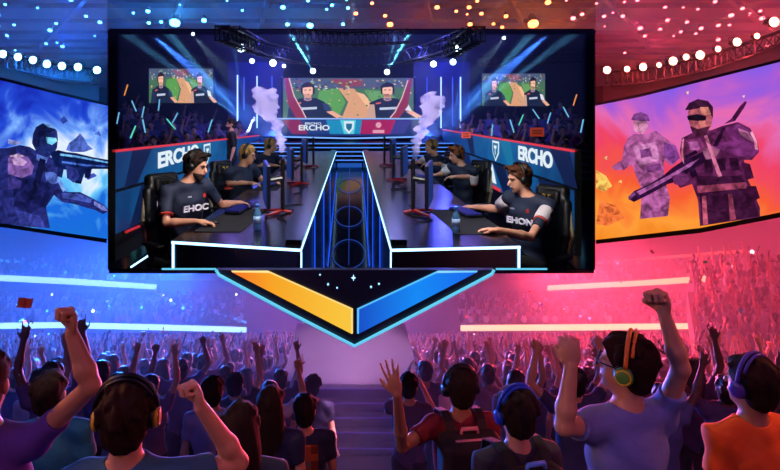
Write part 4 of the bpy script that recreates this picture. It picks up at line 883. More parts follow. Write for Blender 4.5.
seated('person', 'near left player, dark hair and beard, navy jersey, headset, hands on keyboard and mouse', H1, 1, 0, 'quiff', HAIR, SKIN, True, beard=mat('beard_dark', (.17, .10, .07), .8, bump=.3, bscale=150),
       arms=dict(En=Q(166, 223, 4.72), Wn=Q(196, 221.5, 4.70), Ef=Q(222, 205, 5.30), Wf=Q(235, 202.5, 5.42), Dn=(.95, .25, -.08), Df=(.75, .65, -.10)), jersey_txt='EHOC', hd=(.93, -.22, -.25))
H4 = Q(519, 179, 5.0)
seated('person', 'near right player, short brown hair, navy jersey with pale sleeves, headset, forearms on desk', H4, -1, 0, 'quiff', HAIR_BR, SKIN, True,
       arms=dict(En=Q(531, 237, 4.62), Wn=Q(497, 230, 4.48), Ef=Q(497, 209, 5.30), Wf=Q(474, 207, 5.45), Dn=(-.92, .38, -.02), Df=(-.85, .5, -.05)), jersey_txt='EHON', sleeve_m=GREYW, hd=(.93, -.22, -.22))
def second(px, py, d, m, lab, hm, style, sk, shoulder=None):
    H = Q(px, py, d); z = zc(DT)
    En = Vector((H.x-m*.22, H.y-.12, z+.06)); Wn = Vector((H.x+m*.03, H.y-.10, z+.055)); Ef = Vector((H.x+m*.15, H.y+.20, z+.07)); Wf = Vector((H.x+m*.26, H.y+.12, z+.055))
    seated('person', lab, H, m, 0, style, hm, sk, False, arms=dict(En=En, Wn=Wn, Ef=Ef, Wf=Wf, Dn=(m*.95, .1, -.05), Df=(m*.9, -.1, -.05)), sleeve_m=shoulder, hd=(.93, -.15, -.22))
second(247.5, 155, 7.3, 1, 'blond player in headset, second seat of the left desk, typing', HAIR_BLOND, 'messy', SKIN)
second(271, 146, 9.7, 1, 'sandy-haired player in headset, far seat of the left desk', HAIR_BLOND, 'short', SKIN)
second(456.5, 155, 8.0, -1, 'ginger-haired player in headset, second seat of the right desk', mat('hair_ginger', (.50, .28, .12), .5), 'quiff', SKIN, GREYW)
second(431, 147, 9.9, -1, 'fair-haired player in headset, far seat of the right desk', HAIR_BLOND, 'messy', SKIN, GREYW)
def seat_for(H, m, lab, fl):
    s = Vector((H[0]-m*.17, H[1]+.16, H[2]-.86)); yaw = math.atan2(-(.72*m), -.62); chair(s, math.atan2(-.72*m, -.62) if False else (-PI/2-.72 if m > 0 else PI/2+.72), lab, fl)
seat_for(H1, 1, 'black and cream gaming chair of the bearded player, near left', zc(-1.43))
seat_for(H4, -1, 'black and cream gaming chair of the brown-haired player, near right', zc(-1.44))
seat_for(Q(247.5, 155, 7.3), 1, 'black gaming chair behind the blond player, second on the left', zc(-1.87))
seat_for(Q(271, 146, 9.7), 1, 'black gaming chair at the far seat of the left desk', zc(-1.87))
seat_for(Q(456.5, 155, 8.0), -1, 'black gaming chair behind the ginger player, second on the right', zc(-1.87))
seat_for(Q(431, 147, 9.9), -1, 'black gaming chair at the far seat of the right desk', zc(-1.87))

def trim(root):
    o3 = Vector((0, 3.6, CZ-kb*3.6+.012)); n = Vector((0, kb, 1)).normalized()
    def rec(o, org):
        org = org+o.location
        if o.type == 'MESH':
            bm = bmesh.new(); bm.from_mesh(o.data); g = list(bm.verts)+list(bm.edges)+list(bm.faces)
            r_ = bmesh.ops.bisect_plane(bm, geom=g, plane_co=o3-org, plane_no=n, clear_inner=True)
            e = [x for x in r_['geom_cut'] if isinstance(x, bmesh.types.BMEdge)]
            if e:
                try: bmesh.ops.holes_fill(bm, edges=e, sides=0)
                except Exception: pass
            bm.to_mesh(o.data); bm.free()
            if len(o.data.polygons) == 0: bpy.data.objects.remove(o); return
        for ch in list(o.children): rec(ch, org)
    rec(root, Vector((0, 0, 0)))
for o in [o for o in list(COL.objects) if o.parent is None and o.get('category') in ('person', 'chair') and o.location.y < 5.4]: trim(o)
# monitors
SCB = glow('monitor_screen', (.03, .16, .45), .8); REDM = mat('stand_red', (.55, .06, .06), .4)
def monitor(x, y, m, lab):
    """screen faces the player: -x on the left desk (m=1)"""
    t = thing('monitor', lab, 'monitor', (x, y, zc(DT)+.0))
    a = math.radians(12)*m; R = Matrix.Rotation(a, 3, 'Z'); O = Vector((x, y, zc(DT)))
    L = lambda p, q, r: O+R@Vector((p*m, q, r))
    b = MB(); b.box(L(0, 0, .29), (.035, .60, .40), R, .008); b.build('monitor_shell', mat('monitor_shell', (.03, .05, .12), .3), t)
    b = MB(); b.box(L(-.019, 0, .29), (.004, .575, .37), R); b.build('screen', SCB, t)
    b = MB(); b.tube([L(.15, .0, .02), L(.15, 0, .52)], .02, 10); b.tube([L(.02, 0, .32), L(.15, 0, .34)], .022, 8); b.build('stand_column', BLACK, t)
    b = MB()
    for g in (-1, 1): b.tube([L(.15, 0, .03), L(-.02, g*.17, .012)], [.018, .012], 8)
    b.tube([L(.15, 0, .03), L(.24, 0, .012)], [.018, .012], 8); b.build('stand_foot', REDM, t)
for (d, n) in ((5.32, 'near'), (7.4, 'second'), (9.7, 'third')):
    monitor(-.80, d, 1, {'near': 'nearest black monitor on the left desk, seen from its edge', 'second': 'monitor in front of the blond player on the left desk', 'third': 'farthest monitor on the left desk, by the smoke'}[n])
for (d, n) in ((5.32, 'near'), (7.8, 'second'), (9.9, 'third')):
    monitor(.74, d, -1, {'near': 'nearest black monitor on the right desk, seen from its edge', 'second': 'monitor in front of the ginger player on the right desk', 'third': 'farthest monitor on the right desk, by the smoke'}[n])
# desk things
def deskthing(px, py): d = -DT*FP/(py-CY); return Vector(((px-CX)*d/FP, d, zc(DT)))
PADM = mat('mouse_pad_black', (.035, .037, .045), .85)
KEYM = mat('keyboard_keys', (.05, .06, .12), .4, emit=(.08, .10, .5), strength=.5)
def pad(c, L_, W_, yaw, lab):
    b = MB(); b.box(c+Vector((0, 0, .003)), (W_, L_, .005), Matrix.Rotation(yaw, 3, 'Z'), .002); tag(b.build('mouse_pad', PADM), lab, 'mouse pad')
def keyboard(c, yaw, lab):
    t = thing('keyboard', lab, 'keyboard', c+Vector((0, 0, .006))); R = Matrix.Rotation(yaw, 3, 'Z'); L = lambda p, q, r: c+R@Vector((p, q, r+.006))
    b = MB(); b.box(L(0, 0, .011), (.15, .45, .022), R, .005); b.build('keyboard_case', BLACK, t)
    b = MB()
    for i in range(5):
        for j in range(15): b.box(L(-.056+i*.028, -.20+j*.0285, .027), (.022, .022, .011), R, .002)
    b.build('keys', KEYM, t)
def mouse(c, lab):
    S = Solid().ell(c+Vector((0, 0, .022)), (.05, .03, .02)).cut(c+Vector((0, 0, .005)), (0, 0, -1)); V, F = S.mesh(.006); tag(mesh_obj('computer_mouse', V, F, BLACK), lab, 'mouse')
BOT = mat('bottle_water', (.35, .62, .80), .08); 
BOT.node_tree.nodes['Principled BSDF'].inputs['Transmission Weight'].default_value = .6
def bottle(c, lab):
    t = thing('water_bottle', lab, 'bottle', c)
    b = MB(); b.lathe(c, (0, 0, 1), [(0, .028), (.01, .033), (.05, .032), (.055, .030), (.06, .033), (.14, .033), (.175, .016), (.195, .014)], 20); b.build('bottle_body', BOT, t, True)
    b = MB(); b.lathe(c+Vector((0, 0, .062)), (0, 0, 1), [(0, .0338), (.055, .0338)], 20); b.build('bottle_label', mat('bottle_label', (.55, .72, .85), .5), t, True)
    b = MB(); b.lathe(c+Vector((0, 0, .193)), (0, 0, 1), [(0, .017), (.02, .017), (.022, .014)], 14); b.build('bottle_cap', mat('bottle_cap', (.25, .5, .8), .4), t, True)
pad(Vector((-1.05, 5.05, zc(DT))), 1.05, .38, -.06, 'large black mouse pad under the bearded player\'s hands')
pad(Vector((1.02, 5.0, zc(DT))), 1.1, .42, .06, 'large black mouse pad under the near right player\'s hands')
keyboard(Vector((-1.085, 5.48, zc(DT)+.005)), -.16, 'blue-lit keyboard under the bearded player\'s left hand')
keyboard(Vector((1.08, 5.30, zc(DT)+.005)), .22, 'dark keyboard under the near right player\'s hands')
mouse(Vector((-1.185, 4.80, zc(DT))), 'black mouse under the bearded player\'s right hand')
bottle(deskthing(257.5, 230), 'small water bottle at the front of the left desk')
bottle(deskthing(456, 233), 'small water bottle at the front of the right desk')
for px, d, m in ((-1.06, 7.35, 1), (-1.06, 9.75, 1), (1.05, 8.0, -1), (1.05, 9.95, -1)):
    s = 'left' if m > 0 else 'right'; n = 'second' if d < 9 else 'far'
    keyboard(Vector((px, d+.05, zc(DT)+.006)), 0, 'dark keyboard at the %s seat of the %s desk' % (n, s)); pad(Vector((px, d, zc(DT))), .9, .3, 0, 'black mouse pad at the %s seat of the %s desk' % (n, s))
for (x0, y0, x1, y1, s_) in ((131, 268, 152, 254, 'left'), (557, 268, 545, 257, 'right')):
    b = MB(); b.tube([Q(x0, y0, 6.45)+Vector((0, 0, .01)), Q(x1, y1, 6.9)+Vector((0, 0, .01))], .011, 6); tag(b.build('floor_neon', NEON), 'slanting white-blue neon line on the stage floor at the lower %s corner' % s_, 'light strip')
b = MB(); b.tube([Q(126, 232, 6.3), Q(147, 223, 7.2)], .016, 6); tag(b.build('red_light', E(190, 30, 24, .9)), 'dim red light bar low behind the bearded player\'s chair', 'light strip')
# cables on the desks
CAB = mat('cable_black', (.01, .01, .012), .4)
for m, s in ((-1, 'left'), (1, 'right')):
    for k, y in enumerate((4.9, 6.6)):
        b = MB(); rr = random.Random(k+m); P = [Vector((m*(.62+rr.uniform(-.08, .08)), y+i*.12, zc(DT)+.008)) for i in range(9)]; P = [p+Vector((.06*math.sin(i*1.7), 0, 0)) for i, p in enumerate(P)]
        b.tube(P, .006, 6); tag(b.build('cable', CAB), 'black cable trailing on the %s desk, %s' % (s, 'near the front' if k == 0 else 'behind the nearest monitor'), 'cable')

# ---------------- banner barriers left and right
BAN = led_cloud('banner_blue', 1, 6, 17, [(0, (.02, .20, .45)), (.4, (.03, .45, .72)), (.7, (.02, .30, .60)), (1, (.05, .25, .65))], 1.2, .35, .62)
TEAL = E(20, 140, 190, .6); NAVYE = E(10, 34, 84, .6); REDE = E(215, 50, 60, 1.0); WHE = E(225, 238, 245, 1.0)
def banner(m):
    s = 'left' if m < 0 else 'right'
    X = lambda y: m*2.74; 
    y0, y1 = (6.5, 16.6)
    top = lambda y: (-.45-.026*(y-6.5)) if m < 0 else (-.47-.0 if False else -.474-.0065*(y-6.5))
    if m > 0: y0 = 6.85; 
    t = thing('banner_barrier', 'blue LED banner barrier reading ERCHO behind the %s players' % s, 'banner', (X(0), y0, zc(-1.87)))
    P = lambda y, z: Vector((X(y), y, zc(z)))
    def poly(name, pts, m_, off=0, par=t, th=.004):
        b = MB(); o = Vector((-m*off, 0, 0)); b.prism([P(*p)+o for p in pts], (m*th, 0, 0)); return b.build(name, m_, par)
    def strip(name, a, c, m_, off, th=.004):      # between offsets a..c below the top edge
        return poly(name, [(y0, top(y0)-a), (y1, top(y1)-a), (y1, top(y1)-c), (y0, top(y0)-c)], m_, off, t, th)
    strip('barrier_core', 0, 1.3, BLACKM, 0, .08)
    strip('upper_panel', .03, .46, BAN, .01); strip('lower_panel', .50, .98, BAN, .01); strip('top_rail', 0, .028, REDE, .03, .06)
    for ya in (7.0, 9.6, 12.6):                   # slanted teal and navy facets
        poly('panel_facet', [(ya, top(ya)-.03), (ya+.7, top(ya)-.03), (ya+.15, top(ya)-.46), (ya-.25, top(ya)-.46)], NAVYE if ya < 8 or ya > 12 else TEAL, .014)
        poly('panel_facet', [(ya+.3, top(ya)-.50), (ya+1.2, top(ya)-.50), (ya+.4, top(ya)-.98), (ya-.1, top(ya)-.98)], NAVYE, .014)
    u = Vector((0, 1, 0)) if m < 0 else Vector((0, -1, 0))
    ytxt = 8.95 if m < 0 else 8.35
    b = MB(); text_on(b, 'ERCHO', .30, P(ytxt, top(ytxt)-.20)+Vector((-m*.016, 0, 0)), u, (0, 0, 1), WHE, bold=.035, ext=.004, sx=1.55 if m > 0 else 2.1); b.build('banner_lettering', WHE, t)
    def shield(y, z, k, name='shield_logo'):
        b = MB(); o = Vector((-m*.018, 0, 0)); w_ = .24*k; h_ = .17*k
        pts = [(-w_, h_), (w_, h_), (w_*.92, -h_*.3), (0, -h_*1.25), (-w_*.92, -h_*.3)]
        b.use(WHE).prism([P(y+q[0], z+q[1])+o for q in pts], (m*.004, 0, 0))
        b.use(TEAL).prism([P(y+q[0]*.78, z+q[1]*.78)+o+Vector((-m*.004, 0, 0)) for q in pts], (m*.003, 0, 0))
        b.use(WHE).prism([P(y+q[0]*.4, z+q[1]*.5)+o+Vector((-m*.008, 0, 0)) for q in [(-w_, h_), (w_, h_), (w_*.9, h_*.4), (w_*.2, h_*.3), (w_*.2, -h_), (-w_*.2, -h_), (-w_*.2, h_*.3), (-w_*.9, h_*.4)]], (m*.003, 0, 0)); b.build(name, None, t)
    ys = 10.6 if m < 0 else 10.55; shield(ys, top(ys)-.235, 1)
    ys = 10.9 if m < 0 else 10.8; b = MB(); o = Vector((-m*.018, 0, 0)); z = top(ys)-.74
    for k, c in ((0, WHE), (1, REDE)):
        b.use(c).prism([P(ys+(k*.22), z-.13)+o, P(ys+.30, z-.13)+o, P(ys+.20+k*.02, z+.17-k*.08)+o] if k else [P(ys-.30, z-.13)+o, P(ys+.30, z-.13)+o, P(ys+.12, z+.08)+o, P(ys, z+.22)+o, P(ys-.14, z+.06)+o], (m*.004, 0, 0))
    b.build('sail_emblem', None, t)
    poly('red_stripe', [(10.2, top(11)-.92), (13.6, top(13.6)-.88), (13.6, top(13.6)-.98), (10.2, top(11)-.98)], REDE, .016)
banner(-1); banner(1)

# ---------------- stage end: LED wall, fascia, steps, light tubes
LEDZ = 17.0
def SP(px, py, d=LEDZ): return Q(px, py, d)
def gamepic(x0, y0, x1, y1, d, lab, yaw=0.0, scale=1.0):
    """match picture: map between two headset players; flat LED screen with its housing"""
    C_ = Q((x0+x1)/2, (y0+y1)/2, d); W_ = (x1-x0)*d/FP; H_ = (y1-y0)*d/FP; R = Matrix.Rotation(yaw, 3, 'Z')
    if yaw: W_ /= math.cos(yaw)
    t = thing('led_screen', lab, 'screen', C_); ux = R@Vector((1, 0, 0)); n = R@Vector((0, -1, 0)); uz = Vector((0, 0, 1))
    def pt(u, v, off): return C_+ux*(u-.5)*W_+uz*(.5-v)*H_+n*off
    b = MB(); b.prism([pt(-.015, -.02, -.02), pt(1.015, -.02, -.02), pt(1.015, 1.02, -.02), pt(-.015, 1.02, -.02)], -n*.12); b.build('screen_housing', BLACKM, t)
    k = [0]; art = [MB()]
    def pl(name, pts, c, s=1.25):
        k[0] += 1; art[0].use(E(*c, s)).prism([pt(u, v, .001+.0012*k[0]) for u, v in pts], -n*.001)
    pl('screen_picture', [(0, 0), (1, 0), (1, 1), (0, 1)], (64, 104, 78))
    pl('map_ground', [(.42, .25), (.54, .25), (.76, 1), (.45, 1), (.50, .6)], (205, 150, 110)); pl('map_ground', [(.28, .32), (.42, .26), (.48, .6), (.42, 1), (.22, 1)], (84, 150, 70))
    pl('map_ground', [(.62, .3), (.8, .34), (.95, .7), (.8, .95), (.72, .8)], (96, 150, 84)); pl('map_ground', [(.56, .35), (.62, .4), (.70, .7), (.66, .8)], (226, 178, 134))
    pl('map_stands', [(0, 0), (1, 0), (1, .22), (.6, .27), (.3, .25), (0, .3)], (70, 84, 112)); pl('map_stands', [(.36, .03), (.62, .03), (.60, .2), (.46, .24)], (130, 60, 80))
    rr = random.Random(int(x0)); b = art[0]; k[0] += 1; pal = [(205, 212, 222), (140, 50, 62), (40, 66, 104), (220, 196, 150), (60, 150, 140), (160, 172, 96), (30, 40, 52), (60, 110, 60)]
    for i in range(190):
        u = rr.uniform(.01, .97); v = rr.uniform(.01, .27) if i < 130 else rr.uniform(.28, .95); w_ = rr.uniform(.006, .022); h_ = rr.uniform(.02, .055)
        b.use(E(*(rr.choice(pal) if i < 130 else rr.choice([(110, 170, 90), (70, 120, 60), (190, 140, 100), (230, 190, 140)])), 1.1)).prism([pt(q, r_, .001+.0012*k[0]) for q, r_ in [(u, v), (u+w_, v+.01), (u+w_, v+h_), (u, v+h_)]], -n*.001)
    b.build('screen_picture', None, t)
    def bust(u, f, hair):
        pl('player_picture', [(u-.10*f, 1), (u-.14*f, .62), (u-.05*f, .50), (u+.06*f, .50), (u+.13*f, .60), (u+.17*f, .85), (u+.22*f, 1)][::1], (20, 32, 54))
        pl('player_picture', [(u-.16*f, 1), (u-.14*f, .66), (u-.10*f, .66), (u-.09*f, 1)], (190, 150, 130) if u > .5 else (30, 44, 72))
        pl('player_picture', [(u+.11*f, .62), (u+.16*f, .66), (u+.19*f, .84), (u+.13*f, .8)], (210, 210, 220) if u > .5 else (40, 60, 96))
        pl('player_picture', [(u+.14*f, .84), (u+.19*f, .82), (u+.27*f, .97), (u+.22*f, 1)], (220, 160, 130))
        pl('player_picture', [(u-.025, .42), (u+.025, .42), (u+.03, .55), (u, .58), (u-.03, .55)], (205, 140, 112))
        pl('player_picture', [(u-.04, .22), (u+.04, .22), (u+.043, .36), (u+.02, .47), (u-.02, .47), (u-.042, .36)], (232, 178, 150))
        pl('player_picture', [(u-.05, .27), (u-.035, .14), (u+.02, .12), (u+.05, .18), (u+.048, .28), (u+.03, .22), (u-.03, .24)], hair)
        pl('player_picture', [(u-.026, .29), (u-.008, .29), (u-.008, .31), (u-.026, .31)], (60, 34, 34)); pl('player_picture', [(u+.008, .29), (u+.026, .29), (u+.026, .31), (u+.008, .31)], (60, 34, 34))
        pl('player_picture', [(u-.016, .40), (u+.016, .40), (u+.012, .425), (u-.012, .425)], (150, 70, 70)); pl('player_picture', [(u-.036, .38), (u-.02, .40), (u+.02, .43), (u+.036, .38), (u+.02, .47), (u-.02, .47)], (150, 104, 90) if u > .5 else (200, 146, 124))
        pl('player_picture', [(u-.055, .30), (u-.045, .17), (u, .10), (u+.045, .17), (u+.055, .30), (u+.047, .30), (u+.036, .17), (u, .125), (u-.036, .17), (u-.047, .30)], (16, 16, 24)); pl('player_picture', [(u+.038, .26), (u+.052, .26), (u+.052, .40), (u+.038, .40)], (14, 14, 20))
        pl('player_picture', [(u-.03, .50), (u+.03, .50), (u+.01, .56), (u-.01, .56)], (90, 110, 150)); pl('player_picture', [(u-.09*f, .62), (u-.05*f, .60), (u-.05*f, .64), (u-.09*f, .66)], (200, 90, 80))
        pl('player_picture', [(u-.05*1, .26), (u-.038, .26), (u-.038, .40), (u-.052, .40)], (14, 14, 20))
        pl('player_picture', [(u-.06*f, .74), (u+.07*f, .72), (u+.07*f, .78), (u-.06*f, .80)], (180, 190, 210))
    for q_, hc in ((.19, (44, 28, 26)), (.80, (26, 20, 26))):
        art[0] = MB(); bust(q_, 1, hc); art[0].build('player_picture', None, t)
    return t, pt
gamepic(283, 78, 413.5, 118, LEDZ, 'large centre LED screen over the stage showing a match and two players')
gamepic(149, 68.5, 213, 103, 15.5, 'LED screen over the left audience showing a match and two players')
gamepic(482, 73.5, 545, 106, 15.5, 'LED screen over the right audience showing a match and two players')
# curved swoosh panels either side of the centre screen
for m, P, lab in ((1, [(284, 78), (289, 78), (294, 96), (303, 112), (306, 118), (296, 118), (288, 104)], 'curved red swoosh panel on the left of the centre screen'), (-1, [(412.5, 78), (408, 80), (402, 98), (395, 112), (390, 118), (399, 118), (408, 106)], 'curved red swoosh panel on the right of the centre screen')):
    t = thing('swoosh_panel', lab, 'panel', SP(*P[5], 16.8)); b = MB(); b.prism([SP(x, y, 16.8) for x, y in P], (0, .04, 0)); b.build('panel_face', E(170, 50, 70, .7), t)
    b = MB(); b.tube([SP(x, y, 16.78) for x, y in P[1:5]], .02, 6); b.build('panel_edge', E(235, 200, 205, .9), t)
# fascia under the screen
t = thing('led_fascia', 'curved LED fascia of the stage in magenta, cyan and navy with sponsor marks', 'screen', SP(350, 136, 16.4))
def fas(name, pts, c, s=.8, off=0):
    b = MB(); b.prism([SP(x, y, 16.4-off) for x, y in pts], (0, .05 if off == 0 else .006, 0)); return b.build(name, E(*c, s), t)
fas('fascia_panel', [(275, 119.5), (424, 119.5), (418, 136), (283, 136)], (18, 50, 120))
fas('fascia_panel', [(283, 120), (300, 120), (308, 134), (292, 134)], (150, 30, 80), .8, .01); fas('fascia_panel', [(300, 120), (326, 120), (330, 134), (308, 134)], (24, 64, 140), .8, .01)
fas('fascia_panel', [(326, 120), (362, 120), (360, 134), (330, 134)], (20, 150, 200), .9, .01); fas('fascia_panel', [(340, 120), (356, 120), (354, 134), (344, 134)], (90, 220, 240), .9, .012)
fas('fascia_panel', [(362, 120), (396, 120), (390, 134), (360, 134)], (180, 24, 90), .85, .01); fas('fascia_panel', [(396, 120), (412, 120), (404, 134), (390, 134)], (60, 60, 150), .8, .01)
fas('fascia_edge', [(275, 118), (424, 118), (424, 119.4), (275, 119.4)], (150, 190, 255), 1.0, .02)
b = MB(); text_on(b, 'ERCHO', .21, SP(314, 128, 16.37), (1, 0, 0), (0, 0, 1), WHE, bold=.03, sx=1.3); text_on(b, 'ERCHO', .09, SP(313, 123.6, 16.37), (1, 0, 0), (0, 0, 1), WHE, bold=.02, sx=1.6); b.build('fascia_lettering', WHE, t)
b = MB(); c = SP(349, 127, 16.37); b.use(WHE).prism([c+Vector((x*.15, 0, z*.17)) for x, z in [(-1, 1), (1, 1), (.9, -.3), (0, -1.2), (-.9, -.3)]], (0, .01, 0)); b.use(TEAL).prism([c+Vector((x*.09, -.01, z*.1)) for x, z in [(-1, 1), (1, 1), (.9, -.3), (0, -1.2), (-.9, -.3)]], (0, .01, 0)); b.build('shield_logo', None, t)
b = MB(); c = SP(378.5, 125, 16.37); b.lathe(c, (0, -1, 0), [(0, .085), (.01, .085)], 14); b.box(c+Vector((0, 0, -.19)), (.34, .01, .09)); b.build('round_logo', E(240, 170, 190, .9), t)
# stage platform and glowing steps
STG = mat('stage_deck', (.03, .05, .14), .2)
b = MB(); b.box((.0, 16.6, zc(-1.60)), (7.0, 2.6, 1.5), None, .03); tag(b.build('stage_platform', STG), 'dark raised stage platform under the LED fascia', 'platform')
EDB = E(70, 130, 235, 1.3)
t = thing('stage_steps', 'wide dark steps with blue lit edges in front of the stage', 'stairs', (0, 14.9, zc(-2.38)))
for i in range(5):
    z0 = -1.35+(i+1)*.10; R_ = 2.7; b = MB(); y = 14.95-(4-i)*.11
    pts = [Vector((-R_-.1*i+(2*R_+.2*i)*k/12, y-.18*(1-((k-6)/6)**2), zc(z0-.10))) for k in range(13)]
    b.prism(pts+[Vector((R_+.1*i, 15.28, zc(z0-.10))), Vector((-R_-.1*i, 15.28, zc(z0-.10)))], (0, 0, .10)); st = b.build('step', STG, t)
    b = MB(); b.tube([p+Vector((0, -.01, .09)) for p in pts], .014, 6); b.build('edge_light', EDB, st)
b = MB(); b.tube([SP(283, 136.8, 15.2), SP(350, 138.4, 15.05), SP(418, 136.8, 15.2)], .022, 6); tag(b.build('edge_light_strip', E(120, 170, 255, 1.2)), 'blue light strip along the front edge of the stage platform', 'light strip')
# bright walkway plate at the end of the aisle
b = MB(); b.box((-.035, 14.25, zc(-1.36)), (.62, .5, .03), Matrix.Rotation(math.atan(.16), 3, 'X')); tag(b.build('walkway_plate', E(30, 90, 190, .7)), 'glowing blue plate in the aisle at the foot of the stage steps', 'platform')
# light tubes
tubeM = E(150, 185, 255, 2.2); tubeV = E(60, 90, 235, 1.5)
for i, (x, y0, y1, mm) in enumerate(((237.5, 75, 128, tubeM), (244, 77, 110, tubeV), (257, 76, 128, tubeM), (272, 76, 126, tubeV), (282, 77, 124, tubeM), (414.5, 77, 118, tubeM), (427, 77, 126, tubeV), (441, 77, 128, tubeM), (452.5, 77, 126, tubeV), (460.5, 77, 128, tubeM))):
    b = MB(); b.tube([Q(x, y0, 17.4), Q(x, y1, 17.4)], .022 if mm is tubeM else .014, 6)
    tag(b.build('light_tube', mm), ['outermost tall white light tube left of the smoke', 'thin blue light tube beside the outermost left tube', 'tall white light tube behind the left smoke plume', 'thin blue light tube between smoke and centre screen, left', 'tall white light tube touching the left edge of centre screen', 'tall white light tube touching the right edge of centre screen', 'thin blue light tube between centre screen and smoke, right', 'tall white light tube behind the right smoke plume', 'thin blue light tube beside the outermost right tube', 'outermost tall white light tube right of the smoke'][i], 'light tube')
# pale-blue stage backdrop panels catching the wash
b = MB(); bp = mat('backdrop_blue', (.12, .16, .45), .6)
for x0, x1 in ((228, 283), (414, 470)): b.prism([Q(x0, 62, 18.2), Q(x1, 62, 18.2), Q(x1, 136, 18.2), Q(x0, 136, 18.2)], (0, .1, 0))
struct('wall_back', b, bp)
# trusses of the stage roof
def arc_truss(pts, lab, w_=.28, n=8):
    b = MB()
    for i in range(len(pts)-1): lattice(b, Q(*pts[i]), Q(*pts[i+1]), w_, n, .016)
    tag(b.build('roof_truss', TRUSSM), lab, 'truss')
arc_truss([(232, 34, 11), (262, 49, 13), (300, 58, 15), (350, 61, 15.5), (400, 58, 15), (436, 49, 13), (470, 36, 11)], 'long curved lattice truss sweeping over the stage', .3, 6)
arc_truss([(222, 33, 8.5), (252, 46, 10)], 'short lattice truss slanting down from the roof, left', .22, 8); arc_truss([(478, 34, 8.5), (448, 52, 10)], 'short lattice truss slanting down from the roof, right', .22, 8)
arc_truss([(290, 36, 12), (350, 40, 12.5), (410, 36, 12)], 'straight lattice truss above the centre of the stage', .26, 8)
arc_truss([(120, 58, 14), (225, 62, 14.5)], 'thin lattice truss above the left audience screen', .2, 12); arc_truss([(478, 62, 14.5), (588, 58, 14)], 'thin lattice truss above the right audience screen', .2, 12)
LW = glow('stage_lens_white', (.8, .92, 1), 9); lp = None
for x, y, d, s, lab in ((241, 48, 9.8, 1.2, 'bright round lamp on the left end of the curved truss'), (252, 61, 12, .8, 'small lamp under the curved truss, left of its brighter neighbour'), (273, 63, 12.5, 1.1, 'bright lamp under the curved truss over the left tubes'), (193, 34, 9, .5, 'small warm lamp high over the left audience screen'),
                        (458.5, 49, 9.8, 1.3, 'bright round lamp on the right end of the curved truss'), (433.5, 64, 12.5, 1.0, 'bright lamp under the curved truss over the right tubes'), (453, 62, 12, 1.0, 'lamp under the curved truss beside the right smoke'), (504, 38, 9, .5, 'small warm lamp high over the right audience screen'), (313, 71, 14, .9, 'cyan beam lamp above the left part of centre screen'), (387, 72, 14, .9, 'cyan beam lamp above the right part of centre screen'), (284, 66, 14, .6, 'tiny lamp on the truss near the left top of centre screen')):
    if lp is None: lp = lamp_proto('stage_lamp', lab, LW, .05, 'lamps under the stage roof trusses'); lp.location = Q(x, y, d); lp.scale = (s*d/9,)*3
    else: dup_tree(lp, Q(x, y, d), scale=s*d/10, label=lab)
for m in (-1, 1):
    light('POINT', 'truss_glow', (m*2.6, 12.3, zc(1.75)), (.35, .2, 1), 60, size=.04); light('POINT', 'truss_glow', (m*1.1, 14.2, zc(1.75)), (.3, .3, 1), 40, size=.04)
# beams: real spots shining through thin haze inside the house
def beam(a, c, col, p, ang=3.2): light('SPOT', 'beam_spot', a, col, p*60, aim=c, size=.02, angle=ang, blend=.6)
for m in (-1, 1):
    x = lambda px: px if m < 0 else 2*CX-2-px
    beam(Q(x(247.5), 124, 14.2), Q(x(205), 75, 13), (.2, .65, 1), 1900, 4)
    beam(Q(x(247.5), 124, 14.2), Q(x(214), 99, 13.4), (.2, .6, 1), 1500, 3.4)
    beam(Q(x(247.5), 124, 14.2), Q(x(236), 60, 14), (.15, .4, 1), 700, 4)
    beam(Q(x(313), 71, 13.9), Q(x(286), 26, 13), (.2, .8, 1), 12000, 4)
    beam(Q(x(313), 71, 13.9), Q(x(302), 26, 13), (.2, .8, 1), 4500, 2)
    beam(Q(x(150), 33, 9.5), Q(x(250), 118, 15), (.08, .25, 1), 1600, 7)
    beam(Q(x(193), 35, 9.2), Q(x(215), 60, 10.5), (.5, .6, .7), 60, 9)
HZ4 = haze_mat('stage_haze', (.6, .8, 1), .013)
haze('stage_haze', [(-kl*8+.1, 8.2, zc(1.10)), (kr*8-.1, 8.2, zc(1.10)), (kr*18-.2, 18.1, zc(2.5)), (-kl*18+.2, 18.1, zc(2.5)), (-kl*8+.1, 8.2, zc(-.3)), (kr*8-.1, 8.2, zc(-.3)), (kr*18-.2, 18.1, zc(-.9)), (-kl*18+.2, 18.1, zc(-.9))], 0, HZ4, 'thin blue haze with light beams over the stage')
